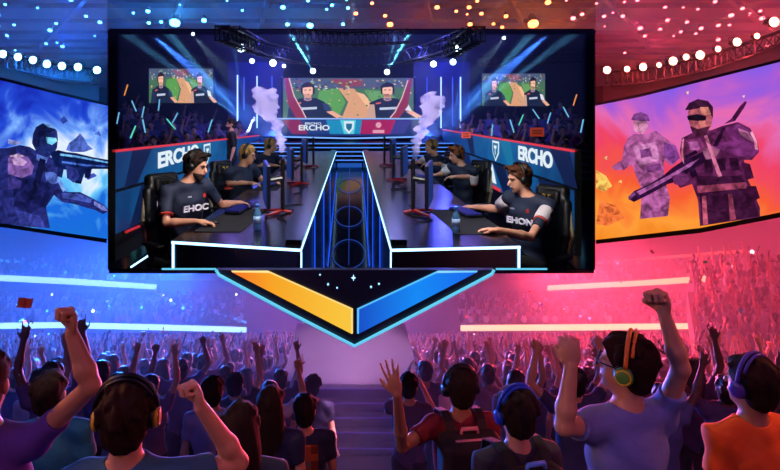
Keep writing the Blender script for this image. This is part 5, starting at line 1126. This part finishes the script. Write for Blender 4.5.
# smoke plumes
def smoke(pts, lab, seed):
    S = Solid(); rr = random.Random(seed)
    for i, (x, y, rp) in enumerate(pts):
        d = 11.6; c = Q(x, y, d); r_ = rp*d/FP
        for k in range(4): S.ell(c+Vector((rr.uniform(-.5, .5)*r_, rr.uniform(-.4, .4)*r_, rr.uniform(-.5, .5)*r_)), (r_*rr.uniform(.6, .95),)*3, k=.04)
        if i: S.cap(Q(pts[i-1][0], pts[i-1][1], d), c, pts[i-1][2]*.6*d/FP, r_*.6, k=.05)
    wp = lambda X, Y, Z: .035*np.sin(14*X+5*np.sin(9*Z)+seed)*np.sin(13*Z+4*Y)+.018*np.sin(34*X+20*Z)*np.sin(31*Y+25*Z+seed)
    V, F = S.mesh(.03, wp)
    m = bpy.data.materials.new('smoke'); m.use_nodes = True; nt = m.node_tree; nt.nodes.clear(); o = nt.nodes.new('ShaderNodeOutputMaterial'); v = nt.nodes.new('ShaderNodeVolumeScatter')
    v.inputs['Color'].default_value = (.96, .94, 1, 1); g = nt.nodes.new('ShaderNodeNewGeometry'); n = nt.nodes.new('ShaderNodeTexNoise'); n.inputs['Scale'].default_value = 5; n.inputs['Detail'].default_value = 4
    nt.links.new(g.outputs['Position'], n.inputs['Vector']); mr = nt.nodes.new('ShaderNodeMapRange'); mr.inputs[1].default_value = .38; mr.inputs[2].default_value = .62; mr.inputs[3].default_value = 2.5; mr.inputs[4].default_value = 22
    nt.links.new(n.outputs['Fac'], mr.inputs[0]); nt.links.new(mr.outputs[0], v.inputs['Density']); nt.links.new(v.outputs[0], o.inputs['Volume'])
    tag(mesh_obj('smoke_plume', V, F, m), lab, 'smoke', kind='stuff')
smoke([(284, 160, 2.2), (283, 150, 3.2), (280, 140, 4.5), (277, 128, 6), (272, 117, 7.5), (266, 106, 9.5), (261, 97, 8.5), (271, 95, 8)], 'white-violet smoke plume rising left of the centre screen', 3)
smoke([(414, 160, 2.2), (415, 150, 3.2), (418, 140, 4.5), (422, 128, 6), (427, 117, 7.5), (432, 108, 8.5), (436, 101, 8.5), (428, 100, 7)], 'white-violet smoke plume rising right of the centre screen', 5)
for m in (-1, 1):
    tgt = Q(351+m*80, 112, 11.6); light('SPOT', 'smoke_fill', (m*1.2, 9.6, zc(1.15)), (.58, .48, 1), 650, aim=tgt, size=.08, angle=34)
    light('SPOT', 'smoke_fill', (m*1.5, 10.2, zc(-1.3)), (.55, .45, 1), 330, aim=Q(351+m*74, 120, 11.6), size=.08, angle=46)

# ================================================================== the audience
def spot_xy(px, py, d): q = Q(px, py, d); return q.x, q.y, q.z
def hero(px, py, d, lab, yaw=0.0, la='down', ra='down', hyaw=0.0, tilt=0.0, **k):
    x, y, hz = spot_xy(px, py, d); fl = floor_at(d)
    J = standing(x, y, fl, hz, yaw, la, ra, hyaw=hyaw, tilt=tilt)
    root = thing('person', lab, 'person', (x, y, fl)); human(root, J, **k); return root, J
def arm(E, W, pose='fist', D=None, N=None):
    a = dict(E=np.array(E), W=np.array(W), pose=pose)
    if D is not None: a['D'] = D
    if N is not None: a['N'] = N
    return a
PURPLE = mat('purple_tshirt', (.30, .16, .50), .85, bump=.2); TEALC = mat('teal_tshirt', (.10, .42, .50), .85, bump=.2); TEAL2 = mat('blue_teal_tshirt', (.16, .36, .50), .85, bump=.2)
DNAVY = mat('navy_tshirt', (.12, .14, .26), .85, bump=.2); MAROON = mat('maroon_tshirt', (.46, .08, .14), .85, bump=.2); LILAC = mat('lilac_blue_tshirt', (.42, .46, .72), .85, bump=.25)
DGREY = mat('dark_grey_tshirt', (.18, .17, .22), .85, bump=.2)
YEL = mat('cup_yellow', (.85, .70, .15), .35); BLU = mat('cup_blue', (.10, .25, .75), .3); GRN = mat('cup_green', (.35, .62, .22), .35); PUR = mat('band_purple', (.28, .20, .62), .3); ORB = mat('band_orange', (.85, .45, .12), .35)
CHESTN = mat('hair_chestnut', (.15, .075, .05), .7, bump=.25, bscale=60)
# left foreground
hero(-15, 385, 2.15, 'person in purple T-shirt at far left edge thrusting up a fist', .1, ra=arm(Q(91, 386, 2.1), Q(72, 334, 2.12), 'fist', D=(-.05, .05, 1), N=(-.75, -.65, 0)), shirt=PURPLE, skin=SKIN_D, h=.0052, hair_mat=HAIR, sleeve=.42)
hero(50, 394, 3.25, 'person in teal T-shirt behind the raised purple-sleeved arm', .15, shirt=TEALC, h=.010)
hero(127, 416, 2.0, 'brown-haired boy in black headphones with yellow cup, right fist raised', .05, ra=arm(Q(239, 462, 2.15), Q(201, 407, 2.05), 'fist', D=(-.35, .1, .9), N=(-.75, -.55, -.2)), shirt=TEAL2, skin=SKIN, h=.0052, hair='messy', hair_mat=CHESTN, hyaw=.08, phones=(BLACK, YEL, mat('cup_dark_ring', (.12, .10, .08), .5)), hair_h=.0055)
hero(240, 428, 2.75, 'woman with long smooth dark hair beside the raised bare arm', .1, shirt=DNAVY, hair='long', hair_mat=HAIR, h=.010)
hero(271, 404, 3.9, 'woman with long dark hair in navy T-shirt, left of the printed shirt', -.15, la='down', ra='down', shirt=DNAVY, hair='long', hair_mat=HAIR, h=.011)
g, J = hero(305, 411, 4.5, 'man in navy T-shirt with an orange printed back panel', .05, shirt=DNAVY, h=.011)
b = MB(); fq = np.array(J['tf']); c = Vector(J['H'])-Vector((0, 0, .33)); n = -Vector(fq); s_ = Vector((fq[1], -fq[0], 0))
pm = [mat('print_orange', (.70, .33, .14), .8), mat('print_grey', (.45, .42, .40), .8), mat('print_rust', (.48, .18, .12), .8)]
rr = random.Random(4)
for i in range(5):
    for j in range(4):
        q = c+n*.150+s_*(-.085+j*.055)+Vector((0, 0, .11-i*.055)); b.use(rr.choice(pm)); b.box(q, (.056, .03, .056), Matrix.Rotation(math.atan2(fq[1], fq[0])-PI/2, 3, 'Z'))
b.build('back_print', None, g)
hero(313, 386, 6.4, 'man with short hair standing at the stair, left edge of aisle', -.1, shirt=DNAVY, h=.013)
hero(235, 385, 6.1, 'short-haired spectator between two raised arms left of the aisle', .1, ra='up', shirt=DGREY, h=.013)
hero(213, 392, 4.7, 'spectator in pale T-shirt just behind the boy\'s raised fist', 0, shirt=mat('pale_lilac_tshirt', (.50, .48, .62), .85), h=.013)
hero(287, 392, 7.4, 'spectator left of the aisle reaching one long arm high', 0, ra=arm(Q(292, 388, 7.3), Q(298, 366, 7.2), 'open'), shirt=DGREY, h=.013)
# right foreground
hero(409, 386, 5.6, 'dark-haired man right of the aisle clapping with bent arms', -.25, la='clap', ra='clap', shirt=mat('violet_grey_tshirt', (.30, .20, .34), .85), h=.012)
Lr, LJ = hero(460, 388, 3.45, 'man in maroon T-shirt, dark headphones and backpack, left hand up', .12, la=arm(Q(402, 446, 3.25), Q(397, 394, 3.05), 'open', D=(-.25, .1, .95), N=(.2, 1, 0)), shirt=MAROON, skin=SKIN_D, h=.009, phones=(BLACK, BLACK), hair_mat=HAIR)
Mr, MJ = hero(516, 413, 2.85, 'person in blue headphones with a backpack, right of the maroon shirt', .25, shirt=DGREY, h=.009, phones=(BLU, BLU), hair_mat=HAIR, hair='messy')
Nr, NJ = hero(625, 366, 2.35, 'boy in lilac-blue T-shirt, glasses and green headphones, both fists raised', .25, la=arm(Q(564, 426, 2.2), Q(571, 366, 2.2), 'fist', D=(-.05, .05, 1), N=(.3, .9, 0)), ra=arm(Q(681, 368, 2.3), Q(664, 313, 2.3), 'fist', D=(-.25, .05, .95), N=(-.8, -.5, .1)),
     shirt=LILAC, skin=SKIN, h=.0052, hair='messy', hair_mat=CHESTN, hyaw=.75, tilt=.05, phones=(ORB, GRN, YEL), hair_h=.0055, sleeve=.5)
hs, hf, hu = frame(NJ['hf']); H = np.array(NJ['H']); b = MB()
for g in (-1, 1): b.tube([H+hs*(g*.034+.022*math.cos(a))+hf*.102+hu*(.010+.019*math.sin(a)) for a in np.linspace(0, 2*PI, 18)[:-1]], .0026, 6, True)
b.tube([H-hs*.058+hf*.100+hu*.014, H-hs*.078+hf*.06+hu*.016, H-hs*.082+hf*.0+hu*.012], .0028, 6); b.tube([H+hs*.058+hf*.100+hu*.014, H+hs*.078+hf*.06+hu*.016, H+hs*.082+hf*.0+hu*.012], .0028, 6); b.tube([H-hs*.012+hf*.106+hu*.014, H+hs*.012+hf*.106+hu*.014], .0026, 6)
b.build('glasses', BLACK, Nr, True)
hero(750, 384, 2.6, 'person in orange T-shirt and purple headphones at the right edge', .2, shirt=ORANGE, skin=SKIN_D, h=.009, phones=(PUR, PUR), hair_mat=CHESTN, hyaw=.2, hair='messy')
def backpack(J, root, m, edge, w_=.10):
    hs = nv(np.cross(J['tf'], (0, 0, 1))); f = nv(J['tf']); c = np.array(J['H'])-f*.20-np.array((0, 0, .40)); R = np.stack([hs, f, np.array((0, 0, 1.))], 1)
    S = Solid().rbox(c, (w_, .045, .17), R, .055).rbox(c-f*.075-np.array((0, 0, .07)), (.08, .012, .08), R, .03, k=.02); V, F = S.mesh(.011); bp = mesh_obj('backpack', V, F, m, root)
    L = lambda a, b_, c_: Vector(c+hs*a+f*b_+np.array((0, 0, c_)))
    b = MB(); b.tube([L(-w_-.035, -.055, -.2), L(-w_-.045, -.06, .0), L(-w_-.03, -.055, .17), L(-w_+.03, -.05, .222), L(w_-.03, -.05, .222), L(w_+.03, -.055, .17), L(w_+.045, -.06, 0), L(w_+.035, -.055, -.2)], .009, 6); b.build('piping', edge, bp, True)
    b = MB(); b.tube([L(-.05, .02, .215), L(-.045, .02, .25), L(.045, .02, .25), L(.05, .02, .215)], .012, 8); b.build('top_handle', edge, bp, True)
    for g in (-1, 1):
        b = MB(); P = [L(g*.09, .03, .18), L(g*.10, .10, .255), L(g*.105, .19, .275), L(g*.11, .30, .235), L(g*.12, .33, .12)]
        for p, q in zip(P[:-1], P[1:]):
            s = Vector(hs)*.026; nrm = (q-p).cross(s).normalized()*.007; b.prism([p-s, p+s, q+s, q-s], nrm)
        b.build('shoulder_strap', m, root)
BPM = mat('backpack_maroon_black', (.13, .05, .08), .8, bump=.2); BPD = mat('backpack_charcoal', (.07, .065, .09), .8, bump=.2)
backpack(LJ, Lr, BPM, mat('piping_rose', (.85, .50, .52), .6), .13); backpack(MJ, Mr, BPD, mat('piping_blue', (.40, .60, .95), .5))
heroes_xy = [(o.location.x, o.location.y) for o in bpy.data.objects if o.get('category') == 'person' and o.location.z < CZ-1.9]

# repeated spectators: prototypes at the origin, feet at z 0
def flatten(root, name):
    """the person's parts as one mesh with several materials"""
    V = []; F = []; M = []; ms = []
    for ch in list(root.children):
        me = ch.data; base = len(V); V += [tuple(v.co) for v in me.vertices]; k = len(ms); ms.append(me.materials[0])
        for p in me.polygons: F.append(tuple(i+base for i in p.vertices)); M.append(k)
        bpy.data.objects.remove(ch)
    loc = root.location.copy(); bpy.data.objects.remove(root)
    o = mesh_obj(name, V, F, None, None, True, None, mats=ms, fidx=M); return o
poses = [('down', 'down'), ('up', 'up'), ('down', 'fist'), ('wide', 'wide'), ('clap', 'clap'), ('high', 'down'), ('down', 'up'), ('hip', 'down'), ('fist', 'fist')]
words_ = ['arms down', 'both open hands up', 'right fist up', 'both arms spread wide overhead', 'clapping hands in front', 'left fist straight up', 'right hand waving up', 'left hand on hip', 'both fists up']
near_p, mid_p = [], []
for i, (a, c) in enumerate(poses):
    r_ = thing('person', 'x', 'person', (0, 0, 0)); hr = 'long' if i in (0, 6) else ('messy' if i in (3, 5) else 'short')
    human(r_, standing(0, 0, 0, 1.62, 0, a, c), h=.016, hair=hr, hair_mat=HAIR_R, skin=SKIN_R, pants=JEANS, hair_h=.012); near_p.append(r_)
    r_ = thing('person', 'x', 'person', (0, 0, 0)); human(r_, standing(0, 0, 0, 1.62, 0, a, c), h=.026, hair='short', hair_mat=HAIR_R, skin=SKIN_R, pants=JEANS, hair_h=.018)
    mid_p.append(flatten(r_, 'person'))
HN = [(20, 2.1, 'purple-sleeved raised fist'), (50, 3.2, 'teal T-shirt'), (127, 2.1, 'boy in yellow-cup headphones'), (213, 4.7, 'pale T-shirt'), (240, 2.8, 'long-haired woman'), (305, 4.5, 'printed T-shirt'), (409, 5.6, 'clapping man'), (460, 3.4, 'maroon T-shirt'), (516, 2.9, 'blue headphones'), (625, 2.3, 'boy in green headphones'), (690, 2.5, 'boy\'s raised right arm'), (750, 2.6, 'orange T-shirt')]
used_n, used_m = set(), set()
rr = random.Random(21); n_ind = 0; far = []
for row in range(5, 37):
    d = row*.9+.45; X = .72*d+1; x = -X+rr.uniform(0, .4)
    while x < X+.4:
        xx = x+rr.uniform(-.08, .08); yy = d+rr.uniform(-.14, .14); x += rr.uniform(.52, .72) if d < 12 else rr.uniform(.5, .66)
        pxx = CX+xx*FP/yy
        if pxx < -25 or pxx > 805: continue
        gap = (.62 if d < 9 else 1.35) if d < 13.5 else (.65+.055*d)
        gc = 0.0 if d > 9 else .25
        if d > 8 and d < 13.6 and abs(xx) < 1.45: continue
        if abs(xx-gc) < gap: continue
        if any(abs(xx-a)+abs(yy-b_) < .62 for a, b_ in heroes_xy): continue
        hzpx = 1
        if d > 14.3 and d < 26.5 and pxx > 676: continue
        if d > 12.4: far.append((xx, yy, floor_at(d))); continue
        if d < 5.4 and rr.random() < .35: continue
        i = rr.choice([0, 0, 0, 1, 2, 2, 3, 4, 4, 5, 6, 7, 8, 6]); side = 'blue-lit left' if xx < 0 else 'red-lit right'
        big = d < 8.2; sc = rr.uniform(.94, 1.04); z = floor_at(d); rz = rr.uniform(-.35, .35)-math.atan2(xx, yy)*.4
        lab = 'spectator in the %s crowd seen from behind, %s' % (side, words_[i]); grp = 'spectators %s, %s crowd' % (words_[i], side)
        if big:
            hn = min(HN, key=lambda h: abs(h[0]-pxx)+abs(h[1]-yy)*8)[2]
            lab = 'spectator %s, beyond the %s, seen from behind' % (words_[i], hn); grp = 'spectators %s beyond the %s' % (words_[i], hn)
            if i not in used_n: used_n.add(i); o = near_p[i]; o.location = (xx, yy, z); o.rotation_euler = (0, 0, rz); o.scale = (sc,)*3; o['label'] = lab; o['group'] = grp
            else: dup_tree(near_p[i], (xx, yy, z), rz, sc, lab, grp)
        else:
            if i not in used_m: used_m.add(i); o = mid_p[i]
            else: o = mid_p[i].copy(); COL.objects.link(o)
            o.location = (xx, yy, z); o.rotation_euler = (0, 0, rz); o.scale = (sc,)*3; tag(o, lab, 'person', grp)
        n_ind += 1
for i, o in enumerate(near_p):
    if i not in used_n:
        for c in list(o.children): bpy.data.objects.remove(c)
        bpy.data.objects.remove(o)
print('INDIVIDUAL SPECTATORS', n_ind, 'FAR', len(far))
# distant crowd: too many to count
def low_person(pose, h=.055, top_only=True):
    J = standing(0, 0, 0, 1.62, 0, *pose); S = Solid(); H = J['H']; S.ell(H+np.array((0, 0, .01)), (.085, .10, .12), k=.02)
    mid = (J['Sl']+J['Sr'])/2; S.cap(mid, H, .06, .05, k=.02); S.ell(mid-np.array((0, 0, .16)), (.18, .12, .19), k=.04); S.ell(J['P'], (.17, .12, .25), k=.04)
    for c in 'lr': S.cap(J['S'+c], J['E'+c], .055, .045, k=.02); S.cap(J['E'+c], J['W'+c]+(J['W'+c]-J['E'+c])*.35, .042, .04, k=.02)
    V, F = S.mesh(h); col = np.where(V[F].mean(1)[:, 2] > 1.60, 0, 1); arms = (np.abs(V[F].mean(1)[:, 0]) > .2) & (V[F].mean(1)[:, 2] > 1.42); col[arms] = 2; return V, F, col
LP = [low_person(p) for p in (('down', 'down'), ('up', 'up'), ('down', 'fist'), ('wide', 'wide'), ('high', 'down'), ('down', 'up'))]
cm = [mat('far_hair', (.08, .06, .07), .6), mat('far_skin', (.72, .52, .42), .6), mat('far_shirt_dark', (.14, .15, .24), .85), mat('far_shirt_lilac', (.45, .42, .56), .85), mat('far_shirt_rose', (.55, .28, .34), .85), mat('far_shirt_grey', (.30, .30, .38), .85), mat('far_shirt_pale', (.70, .68, .74), .85)]
def mass(name, pts, lab, protos, sc=1.0, seed=1):
    r = random.Random(seed); Vs, Fs, Ms = [], [], []; base = 0
    for (x, y, z) in pts:
        V, F, c = protos[r.randrange(len(protos))]; a = r.uniform(-.4, .4); s = sc*r.uniform(.93, 1.05); ca, sa = math.cos(a)*s, math.sin(a)*s
        W = np.stack([V[:, 0]*ca-V[:, 1]*sa+x, V[:, 0]*sa+V[:, 1]*ca+y, V[:, 2]*s+z], 1); Vs.append(W); Fs.append(F+base); base += len(V); k = r.randrange(2, 7); Ms.append(np.where(c == 0, 0, np.where(c == 2, 1, k)))
    o = mesh_obj(name, np.concatenate(Vs), np.concatenate(Fs), None, None, True, None, mats=cm, fidx=np.concatenate(Ms)); tag(o, lab, 'crowd', kind='stuff')
mass('distant_crowd', [p for p in far if p[0] < 0], 'dense distant crowd of the blue-lit left stand', LP)
mass('distant_crowd', [p for p in far if p[0] >= 0], 'dense distant crowd of the red-lit right stand', LP, seed=2)
side = []; b = MB(); rs = random.Random(31)
for j in range(9):
    dd = 15.5+1.1*j; y = 326-9*j; xl = 706-2*j
    q0, q1 = Q(xl, y, dd), Q(830, y, dd); px = xl+3
    while px < 812: q = Q(px, y, dd); side.append((q.x, dd+rs.uniform(-.15, .15), q.z-1.62)); px += .62*FP/dd*rs.uniform(.85, 1.2)
A0, A1, B0, B1 = [Q(x_, y_, d_)-Vector((0, 0, 1.66)) for x_, y_, d_ in ((703, 326, 15.0), (860, 326, 15.0), (687, 254, 24.8), (860, 254, 24.8))]
b.prism([A0, A1, B1, B0], (0, 0, -1.2))
struct('floor', b, mat('side_stand_dark', (.09, .07, .10), .8))
mass('side_stand_crowd', side, 'raised side stand crowd at the far right edge in pink light', LP, seed=9)
def seatlow(arms):
    S = Solid().ell((0, 0, .62), (.10, .11, .13), k=.03).ell((0, 0, .3), (.21, .14, .25), k=.05)
    if arms: S.cap((.2, 0, .45), (.28, .05, .95), .055, .05, k=.03)
    if arms > 1: S.cap((-.2, 0, .45), (-.25, .05, .95), .055, .05, k=.03)
    V, F = S.mesh(.085); z = V[F].mean(1)[:, 2]; x = np.abs(V[F].mean(1)[:, 0]); return V, F, np.where((z > .55) & (x < .15), 0, np.where(z > .6, 2, 1))
SP3 = [seatlow(0), seatlow(0), seatlow(1), seatlow(2)]
def tier_pts(x0, x1, yf, d0, yb, d1, rows, step, seed):
    r = random.Random(seed); out = []
    for i in range(rows):
        u = (i+.5)/rows; d = d0+(d1-d0)*u; y = yf+(yb-yf)*u; px = x0
        while px < x1: q = Q(px+r.uniform(-1, 1), y, d); out.append((q.x, q.y, q.z-.1)); px += step*FP/d*r.uniform(.8, 1.25)
    return out
mass('balcony_crowd', tier_pts(-25, 243, 324, 36.8, 298, 41, 8, .62, 3), 'tiny spectators filling the lower left balcony', SP3, 1.0, 5)
mass('balcony_crowd', tier_pts(-25, 160, 281, 43.8, 262, 47.6, 6, .62, 4), 'tiny spectators filling the upper left balcony', SP3, 1.0, 6)
mass('balcony_crowd', tier_pts(462, 800, 324, 36.8, 298, 41, 8, .62, 7), 'tiny spectators filling the lower right balcony', SP3, 1.0, 7)
mass('balcony_crowd', tier_pts(548, 800, 281, 43.8, 262, 47.6, 6, .62, 8), 'tiny spectators filling the upper right balcony', SP3, 1.0, 8)

rs = random.Random(17); sp_c = {'b': glow('flash_blue', (.35, .85, 1), 5), 'p': glow('flash_pink', (1, .45, .75), 5), 'w': glow('flash_white', (.9, .92, 1), 5)}
pts = [(25, 323, 36, 3.0, 'p', 'bright pink flash light at the left end of the lower balcony'), (122, 344, 26, 3.2, 'b', 'bright cyan flash light in the left crowd below the long strip'), (93, 311, 38, 1.6, 'w', None), (752, 252, 24, 2.2, 'w', 'white flash light high in the right side stand'), (738, 312, 20, 2, 'b', None), (700, 294, 30, 1.7, 'p', None)]
for _ in range(44):
    x = rs.choice([rs.uniform(2, 240), rs.uniform(465, 775)]); y = rs.choice([rs.uniform(262, 276), rs.uniform(292, 322), rs.uniform(333, 352)]); pts.append((x, y, 35 if y < 330 else 29, rs.uniform(.5, 1.3), rs.choice('bbw') if x < 300 else rs.choice('ppwb'), None))
for x, y, dd, s, cl, lab in pts:
    if y < 290: dd = 42.5
    b = MB(); c0 = Q(x, y, dd); k = s*dd/FP; b.use(sp_c[cl]).lathe(c0, (0, -1, 0), [(-.05, k*.3), (-.03, k*.9), (0, k), (.03, k*.9), (.05, k*.3)], 10)
    side_ = 'left' if x < 351 else 'right'; nm_ = {'b': 'cyan', 'p': 'pink', 'w': 'white'}[cl]
    tag(b.build('flash_light', None, None, True), lab or 'tiny %s flash light twinkling in the %s stand' % (nm_, side_), 'flash light', None if lab else '%s flash lights, %s stand' % (nm_, side_))
# audience inside the stage house
b = MB()
for m in (-1, 1):
    for j in range(9):
        d = 12.9+j*.9; y = 146-j*5.2; h = (y-CY)*d/FP+.75; xi = m*2.95; xo = m*(.43*d-.08)
        b.box(((xi+xo)/2, d+.1, zc(-h)-.6), (abs(xo-xi), .9, 1.2))
struct('floor', b, mat('audience_stand', (.03, .03, .05), .8))
halfs = []
for a, c in (('down', 'down'), ('clap', 'clap'), ('down', 'fist'), ('wide', 'down'), ('hip', 'down')):
    r_ = thing('person', 'x', 'person', (0, 0, 0)); J = standing(0, 0, 0, .74, PI, a, c); human(r_, J, h=.024, hair='short', hair_mat=HAIR_R, skin=SKIN_R, lower=False, hair_h=.016)
    halfs.append(flatten(r_, 'person'))
used = set(); rr = random.Random(5); hw_ = ['arms low', 'clapping', 'a fist up', 'an arm flung up', 'hand on hip']; SX = []
for m in (-1, 1):
    for j in range(9):
        d = 12.9+j*.9; y = 146-j*5.2; h = (y-CY)*d/FP
        x = 3.15+rr.uniform(0, .3)
        while x < .43*d-.5:
            px = CX+m*x*FP/d
            hidden = (146 < px < 215 and y < 104) or (480 < px < 548 and y < 107)
            if d > 17 and 212 < px < 488: hidden = True
            if not hidden and not (d > 15.4 and (152 < px < 210 or 485 < px < 542) and y < 112):
                i = rr.randrange(5)
                if i not in used: used.add(i); o = halfs[i]
                else: o = halfs[i].copy(); COL.objects.link(o)
                o.location = (m*x, d, zc(-h)-.74); o.rotation_euler = (0, 0, -m*.35+rr.uniform(-.3, .3)); s_ = 'left' if m < 0 else 'right'
                tag(o, 'small spectator in the %s stage audience facing the desks, %s' % (s_, hw_[i]), 'person', 'stage audience %s, %s' % (s_, hw_[i])); SX.append((px, y, d))
            x += rr.uniform(.52, .72)
for i, (x, y, a, c) in enumerate(((126, 90, .3, 'o'), (134, 106, -.4, 'b'), (143, 112, .2, 'b'), (133, 132, .4, 'g'), (144, 126, -.2, 'b'), (171, 124, -.7, 'g'), (175, 118, .5, 'b'), (159, 105, .1, 'b'), (210, 126, .3, 'b'), (118, 118, .2, 'b'), (536, 114, -.6, 'b'), (549, 118, .3, 'b'), (492, 131, .1, 'b'), (566, 112, -.5, 'b'), (521, 120, .4, 'g'), (582, 126, .2, 'b'), (575, 100, .3, 'o'), (512, 126, -.3, 'b'))):
    d = 13.2 if y > 120 else 15.4; c0 = Q(x, y, d); v = Vector((math.sin(a), 0, math.cos(a)))*.16; b = MB(); b.tube([c0-v, c0+v], .017, 6)
    s_ = 'left' if x < 351 else 'right'; nm = {'b': 'pale blue', 'g': 'mint green', 'o': 'orange'}[c]
    tag(b.build('glow_stick', E(*{'b': (110, 190, 235), 'g': (90, 220, 190), 'o': (240, 150, 60)}[c], 1.0)), '%s glow stick waved in the %s stage audience' % (nm, s_), 'glow stick', '%s glow sticks, %s stage audience' % (nm, s_))
for x, y, w_, h_, lab in ((537, 132, 14, 9, 'orange hand-held sign at the rail of the right stage audience'), (466, 135, 9, 6, 'small red sign on the rail behind the right players')):
    c0 = Q(x, y, 12.2); b = MB(); k = 12.2/FP; b.box(c0, (w_*k, .02, h_*k)); b.use(E(250, 200, 170, .9)) if False else None
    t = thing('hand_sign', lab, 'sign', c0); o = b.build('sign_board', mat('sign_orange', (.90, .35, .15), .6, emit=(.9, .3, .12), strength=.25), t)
    b = MB()
    for q in range(3): b.box(c0+Vector((0, -.013, (1.6-q*1.6)*k)), (w_*.7*k, .004, .7*k))
    b.build('sign_marks', mat('sign_dark', (.35, .10, .05), .6), t)
# guard
x, y, hz = spot_xy(231, 124.5, 12.4)
BC = mat('guard_black', (.02, .02, .025), .8); r_ = thing('person', 'bearded security guard in black standing by the left banner', 'person', (x, y, zc(-2.38)))
human(r_, standing(x, y, zc(-1.45), hz, PI*.62, 'down', 'down'), h=.016, hair='short', shirt=BC, pants=BC, sleeve=1.0, hair_mat=HAIR, beard=mat('beard_dark', (.17, .10, .07), .8), face=True)

# confetti in the air
cc = [(225, 90, 40), (240, 190, 60), (70, 170, 220), (200, 60, 160), (90, 200, 120)]; nm = ['orange-red', 'yellow', 'light blue', 'magenta', 'green']; rr = random.Random(9)
fix = [(25, 303, 0, 11), (163, 330, 0, 4), (148, 330, 2, 3), (541, 305, 3, 5), (667, 306, 4, 3), (740, 310, 2, 3), (652, 252, 1, 3), (705, 262, 4, 3)]
for i in range(46):
    if i < len(fix): x, y, c, s = fix[i]
    else:
        x, y = rr.uniform(5, 775), rr.uniform(275, 400); c = rr.randrange(5); s = rr.uniform(1, 2.2)
        if 210 < x < 500 and y < 350: continue
    d = rr.uniform(2.6, 5.5); k = s*d/FP*.6; q = Q(x, y, d); R = Matrix.Rotation(rr.uniform(0, 3), 3, 'X')@Matrix.Rotation(rr.uniform(0, 3), 3, 'Y'); b = MB()
    n = 5; P = [R@Vector((-k+2*k*j/n, 0, .25*k*math.sin(j*1.3))) for j in range(n+1)]; wv = R@Vector((0, k*.7, 0)); 
    V = [q+p-wv for p in P]+[q+p+wv for p in P]; b.add(V, [(j, j+1, n+2+j, n+1+j) for j in range(n)]); up = R@Vector((0, 0, 1))*.0015; b.add([v+up for v in V], [(j+1, j, n+1+j, n+2+j) for j in range(n)])
    s_ = 'blue-lit left half' if x < 351 else 'red-lit right half'
    lab = 'large orange-red paper confetti curl floating at far left' if i == 0 else 'small %s paper confetti floating over the %s of the crowd' % (nm[c], s_)
    o = b.build('confetti', mat('confetti_'+nm[c], tuple(v/255 for v in cc[c]), .6)); tag(o, lab, 'confetti', None if i == 0 else '%s confetti, %s' % (nm[c], s_))
